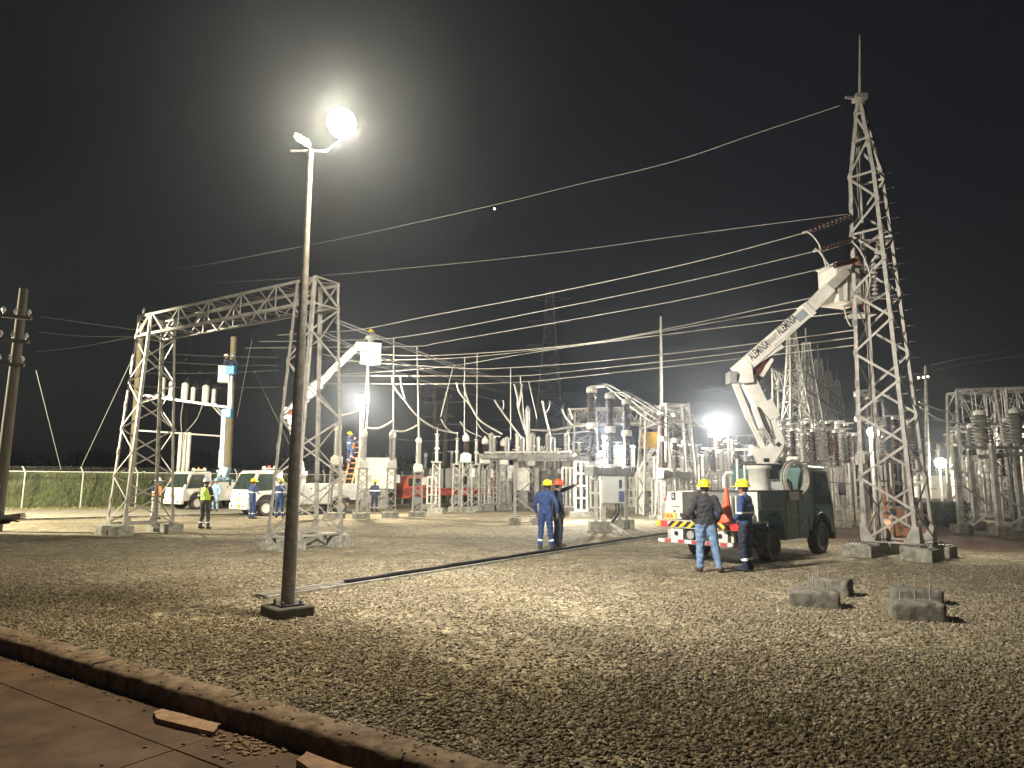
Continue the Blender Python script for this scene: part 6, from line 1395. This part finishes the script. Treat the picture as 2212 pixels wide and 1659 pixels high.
# left side wires to the wooden pole
for i, (px_, lab) in enumerate((([(90, 684), (180, 697), (290, 712)], 'upper wire from the left wooden pole to the gantry'), ([(85, 717), (180, 726), (294, 727)], 'middle wire from the left wooden pole to the gantry'), ([(80, 760), (180, 748), (294, 727)], 'lower wire from the left wooden pole to the gantry'))):
    wpl('overhead_wire', px_, (pLb.x + 1, pLb.y), (P1.x, P1.y + .5), .014, WIRE, lab, 'wires from the left wooden pole')
for i, (v0, v1) in enumerate(((760, 772), (778, 790), (806, 800), (835, 836))):
    wire('overhead_wire', [U(300, v0, 50), U(450, (v0 + v1) / 2 + 3, 52), U(600, v1, 54)], .02, WIRE, ['topmost', 'second', 'third', 'lowest'][i] + ' thin dim wire seen through the gantry opening', 'wire', 'dim wires through the gantry opening')
# wires right of the pylon
for i, (px_, Y0, Y1, lab) in enumerate((([(1985, 868), (2040, 888), (2110, 902)], 20, 27, 'upper bright strand sagging right from the pylon'), ([(1988, 880), (2030, 905), (2090, 917)], 20, 28, 'lower bright strand sagging right from the pylon'), ([(2012, 788), (2110, 768), (2215, 752)], 30, 32, 'dim wire rising to the right edge'), ([(2016, 800), (2110, 782), (2215, 768)], 31, 33, 'second dim wire rising to the right edge'), ([(1990, 948), (2010, 955), (2040, 962)], 22, 26, 'short low strand right of the pylon leg'))):
    n_ = len(px_) - 1; wire('overhead_wire', [U(u, v, Y0 + (Y1 - Y0) * k_ / n_) for k_, (u, v) in enumerate(px_)], .022, CABLE if i in (0, 1, 4) else WIRE, lab)
# drops from the wires down to the equipment
for i, (pa, pb, Y) in enumerate(((( 851, 730), (850, 928), 32.2), ((901, 748), (905, 945), 32.6), ((1031, 763), (1030, 938), 36), ((1004, 772), (1003, 940), 35), ((1103, 794), (1103, 950), 34), ((1124, 812), (1135, 938), 33), ((1142, 824), (1160, 905), 33), ((793, 790), (784, 928), 32), ((979, 792), (952, 900), 34))):
    wire('drop_conductor', [U(*pa, Y), U(*pb, Y)], .035 if i in (0, 1, 7) else .022, CABLE, ['straight vertical drop to the second pedestal', 'straight vertical drop to the third pedestal', 'thin vertical drop right of the brown pair', 'thin vertical drop over the left brown transformer', 'long thin drop to the switch platform left end', 'slightly slanted drop over the switch platform', 'short slanted drop right of the platform mast', 'thick vertical riser under the warm floodlight', 'slanted drop above the slender arrester'][i], 'conductor', 'vertical drops to the equipment')
jumps = [([(724, 897), (752, 894), (784, 903 - 20)], 32, 'sagging hose left of the warm floodlight'), ([(789, 924), (815, 926), (832, 920), (848, 910)], 32, 'sagging white jumper between first and second pedestal'),
         ([(850, 931), (872, 932), (888, 926), (903, 918)], 32.4, 'sagging white jumper between second and third pedestal'), ([(846, 812), (852, 835), (873, 863), (903, 900), (943, 926), (986, 936)], 33, 'long thick jumper swinging down right to the slender arresters'),
         ([(865, 812), (868, 835), (877, 870)], 33.1, 'short thick jumper branch joining the long one'), ([(986, 826), (993, 848), (1016, 876), (1038, 909), (1085, 938)], 34, 'long thick jumper toward the switch platform'), ([(1002, 824), (1006, 850), (1015, 874)], 34.1, 'short thick branch of the platform jumper'),
         ([(1111, 830), (1118, 858), (1120, 883), (1134, 930)], 30.5, 'left limb of a Y-shaped white jumper over the platform'), ([(1127, 830), (1124, 858), (1119, 883)], 30.4, 'right limb of a Y-shaped white jumper over the platform'),
         ([(1068, 864), (1085, 890), (1125, 945)], 30.6, 'slanting white jumper at the left of the platform'), ([(1087, 864), (1088, 878), (1084, 890)], 30.6, 'small hooked branch beside the slanting jumper'), ([(1171, 866), (1179, 903), (1188, 940)], 30.2, 'slanting white jumper right of the platform mast'), ([(1188, 866), (1186, 880), (1179, 892)], 30.2, 'small hooked branch right of the platform mast'),
         ([(1213, 884), (1222, 902), (1236, 918)], 30, 'short white jumper left of the pale gantry'), ([(1228, 882), (1232, 892), (1236, 905)], 30, 'tiny white jumper at the gantry corner'),
         ([(1144, 928), (1187, 930), (1232, 922), (1280, 914)], 28, 'nearly level white bus pipe right of the platform mast'), ([(1190, 938), (1235, 935), (1280, 930)], 28.5, 'second level bus pipe below the first'),
         ([(952, 905), (965, 925), (984, 937)], 34, 'thin loop from the slanted drop'), ([(993, 910), (1010, 930), (1040, 944)], 35, 'thin loop over the brown pair'), ([(1030, 912), (1045, 932), (1070, 945)], 35.5, 'thin loop right of the brown pair')]
for i, (px_, Y, lab) in enumerate(jumps): wire('jumper_cable', [U(u, v, Y) for u, v in px_], .045 if 'thick' in lab or 'white' in lab or 'hose' in lab else .022, CABLE, lab, 'jumper cable', 'jumper cables over the equipment')
for i, (px_, lab) in enumerate((([(1290, 833), (1316, 832), (1370, 862), (1430, 896), (1485, 915)], 'white cable arcing from the first breaker pole'), ([(1326, 847), (1356, 848), (1400, 872), (1450, 900), (1500, 920)], 'white cable arcing from the second breaker pole'), ([(1362, 858), (1390, 866), (1430, 890), (1470, 910), (1515, 922)], 'white cable arcing from the third breaker pole'),
                                ([(1290, 836), (1312, 836), (1350, 868), (1400, 905), (1440, 924), (1478, 932)], 'twin strand hanging under the first breaker cable'), ([(1332, 848), (1360, 862), (1410, 900), (1455, 922)], 'twin strand hanging under the second breaker cable'))):
    n_ = len(px_) - 1; wire('jumper_cable', [U(u, v, bY + .3 + 9 * k_ / n_) for k_, (u, v) in enumerate(px_)], .032, CABLE, lab, 'jumper cable', 'cables arcing from the breaker')
for i, (px_, Y) in enumerate((([(1436, 884), (1470, 890), (1520, 925)], 33), ([(1462, 894), (1490, 900), (1530, 928)], 34), ([(1484, 902), (1510, 908), (1540, 930)], 35))):
    wire('jumper_cable', [U(u, v, Y + k_ * 3) for k_, (u, v) in enumerate(px_)], .03, CABLE, ['upper', 'middle', 'lower'][i] + ' cable from the second breaker to the twin floodlights', 'jumper cable', 'cables from the second breaker')
# faint horizontals of the deep yard
for i, (v0, v1, u0, u1, Y) in enumerate(((905, 902, 1040, 1240, 66), (925, 921, 1030, 1250, 60), (945, 950, 830, 990, 48), (952, 948, 1000, 1230, 50), (838, 843, 1100, 1300, 90), (792, 800, 1480, 1720, 70), (826, 830, 1500, 1720, 75), (845, 838, 1500, 1720, 60), (870, 860, 1500, 1720, 64), (962, 966, 1240, 1500, 44), (985, 990, 1240, 1520, 42), (940, 948, 1560, 1900, 50), (1000, 1003, 1560, 1850, 45), (905, 915, 1990, 2200, 40), (925, 935, 1990, 2200, 44))):
    wire('bus_conductor', [U(u0, v0, Y), U((u0 + u1) / 2, (v0 + v1) / 2 + 5, Y), U(u1, v1, Y)], .022, WIRE, 'faint level conductor number of the deep yard'.replace(' number', '') + ' ' + ['left of the far pylon, higher', 'left of the far pylon, lower', 'above the red flatbed', 'above the switch platform', 'crossing the ghostly pylon', 'left of the spired pylons, top', 'left of the spired pylons, second', 'left of the spired pylons, third', 'left of the spired pylons, lowest', 'behind the breaker waist', 'behind the breaker base', 'behind the boom turret', 'behind the truck cab', 'right of the pylon, upper', 'right of the pylon, lower'][i], 'wire', 'faint conductors of the deep yard')
# insulator strings at the pylon, and hanging ones inside it
def string(pa, pb, n, r, m, label):
    d = (pb - pa); q = MB(); L_ = d.length; dn = d.normalized(); q.tube([pa, pb], .012, 5)
    for k_ in range(n): q.lathe([(.02, -.03), (r * .35, -.035), (r, .02), (r * .9, .035), (r * .3, .04), (.02, .06)], pa + dn * L_ * (k_ + .6) / (n + .4), 12, dn)
    return single('insulator_string', q, m, label, 'insulator', pa, 'insulator strings of the tall pylon')
for (pa, pb, lab) in (((1745, 501), (1830, 464), 'top brown disc insulator string left of the pylon'), ((1768, 541), (1833, 517), 'second brown disc insulator string left of the pylon'), ((1800, 575), (1838, 562), 'third brown disc insulator string just above the bucket')):
    a = PL(*pa, TWp, GP); b_ = U(pb[0] + 10, pb[1], cen.y - .2); a.y = b_.y - .3; a = U(*pa, b_.y - .3); string(a, b_, 10, .075, BROWN, lab)
string(U(1888, 565, cen.y), U(1890, 640, cen.y), 8, .08, GREYI, 'pale disc insulator string hanging inside the pylon, upper'); string(U(1900, 505, cen.y + .3), U(1893, 560, cen.y + .2), 6, .07, GREYI, 'short pale disc string inside the pylon top')
for i, (px_) in enumerate(([(1745, 501), (1758, 512), (1770, 530), (1772, 545)], [(1768, 541), (1780, 558), (1790, 572)], [(1760, 536), (1776, 550), (1784, 574)], [(1822, 660), (1830, 690), (1838, 705)], [(1840, 520), (1862, 548), (1880, 600), (1870, 650)])):
    wire('jumper_cable', [U(u, v, cen.y - .5) for u, v in px_], .022, CABLE, ['loop from the top string down to the second', 'loop from the second string to the bucket', 'second loop beside the bucket top', 'cable hanging below the pylon bucket', 'dark loop inside the pylon above the worker'][i], 'jumper cable', 'jumper loops at the pylon')
for (u, v) in ((1745, 501), (1768, 541), (1800, 575)):
    p = U(u, v, cen.y - .4); single('wire_clamp', MB().bar(p + Vector((-.12, 0, -.02)), p + Vector((.14, 0, .03)), .06, .05), ALU, {1745: 'pale clamp at the end of the top phase wire', 1768: 'pale clamp at the end of the middle phase wire', 1800: 'pale clamp at the end of the lower phase wire'}[u], 'clamp', p)
# yellow bucket of a far crew
p = U(1410, 953, 38); r = thing('bucket_lift', 'small yellow bucket lift raised behind the second circuit breaker', 'bucket lift', (p.x, p.y, 0))
bucket(r, tuple(p + Vector((0, 0, -.4))), .95, .8, .85, YEL, .1); MB().bar(U(1411, 968, 38), U(1385, 1010, 38), .22).build('boom', WPAINT, r); MB().tube([Vector((U(1385, 1010, 38).x, 38, 0)), U(1385, 1010, 38)], .18, 8).build('mast', WPAINT, r)
# far tree line on the left and behind the yard
def treeline(name, pts, h, m, n):
    cs = []
    for i in range(n):
        t = RNG.random() * (len(pts) - 1); k_ = int(t); a, b_ = Vector(pts[k_]), Vector(pts[k_ + 1]); p = a.lerp(b_, t - k_); hh = h * (.55 + .45 * math.sin(t * 9.1) ** 2) ; cs.append((p.x + RNG.normal(0, 1), p.y + RNG.normal(0, 1), RNG.random() ** .7 * hh))
    return blades(name, cs, m, .3, .8, .12, .5, 4, .8)
TREE = mat('night_foliage', (.05, .06, .025), .9, c2=(.03, .035, .015), scale=.5)
treeline('far_woodland', [(-75, 90, 0), (-40, 100, 0), (0, 110, 0), (40, 112, 0), (90, 100, 0)], 5.5, TREE, 9000)
cs = []
for i in range(1500): p = at(2030 + RNG.normal(0, 26), 30 + RNG.normal(0, 1)); cs.append((p.x, p.y, RNG.random() ** .8 * .9))
blades('dark_bush', cs, TREE, .06, .16, .03, .08, 5, .8)
# ------------------------------------------------------------------ haze
hz = MB(); hz.box((0, 95, 19.5), (300, 210, 42)); ho = hz.build('haze', mat('haze_air', (1, 1, 1), var=0)); hm = MATS['haze_air']
hn, hl = hm.node_tree.nodes, hm.node_tree.links; hn.remove(hn['Principled BSDF'])
pv = hn.new('ShaderNodeVolumePrincipled'); pv.inputs['Density'].default_value = .0015; pv.inputs['Color'].default_value = (.74, .84, 1, 1); pv.inputs['Anisotropy'].default_value = .86
hl.new(pv.outputs[0], hn['Material Output'].inputs['Volume']); kind(ho, 'stuff')
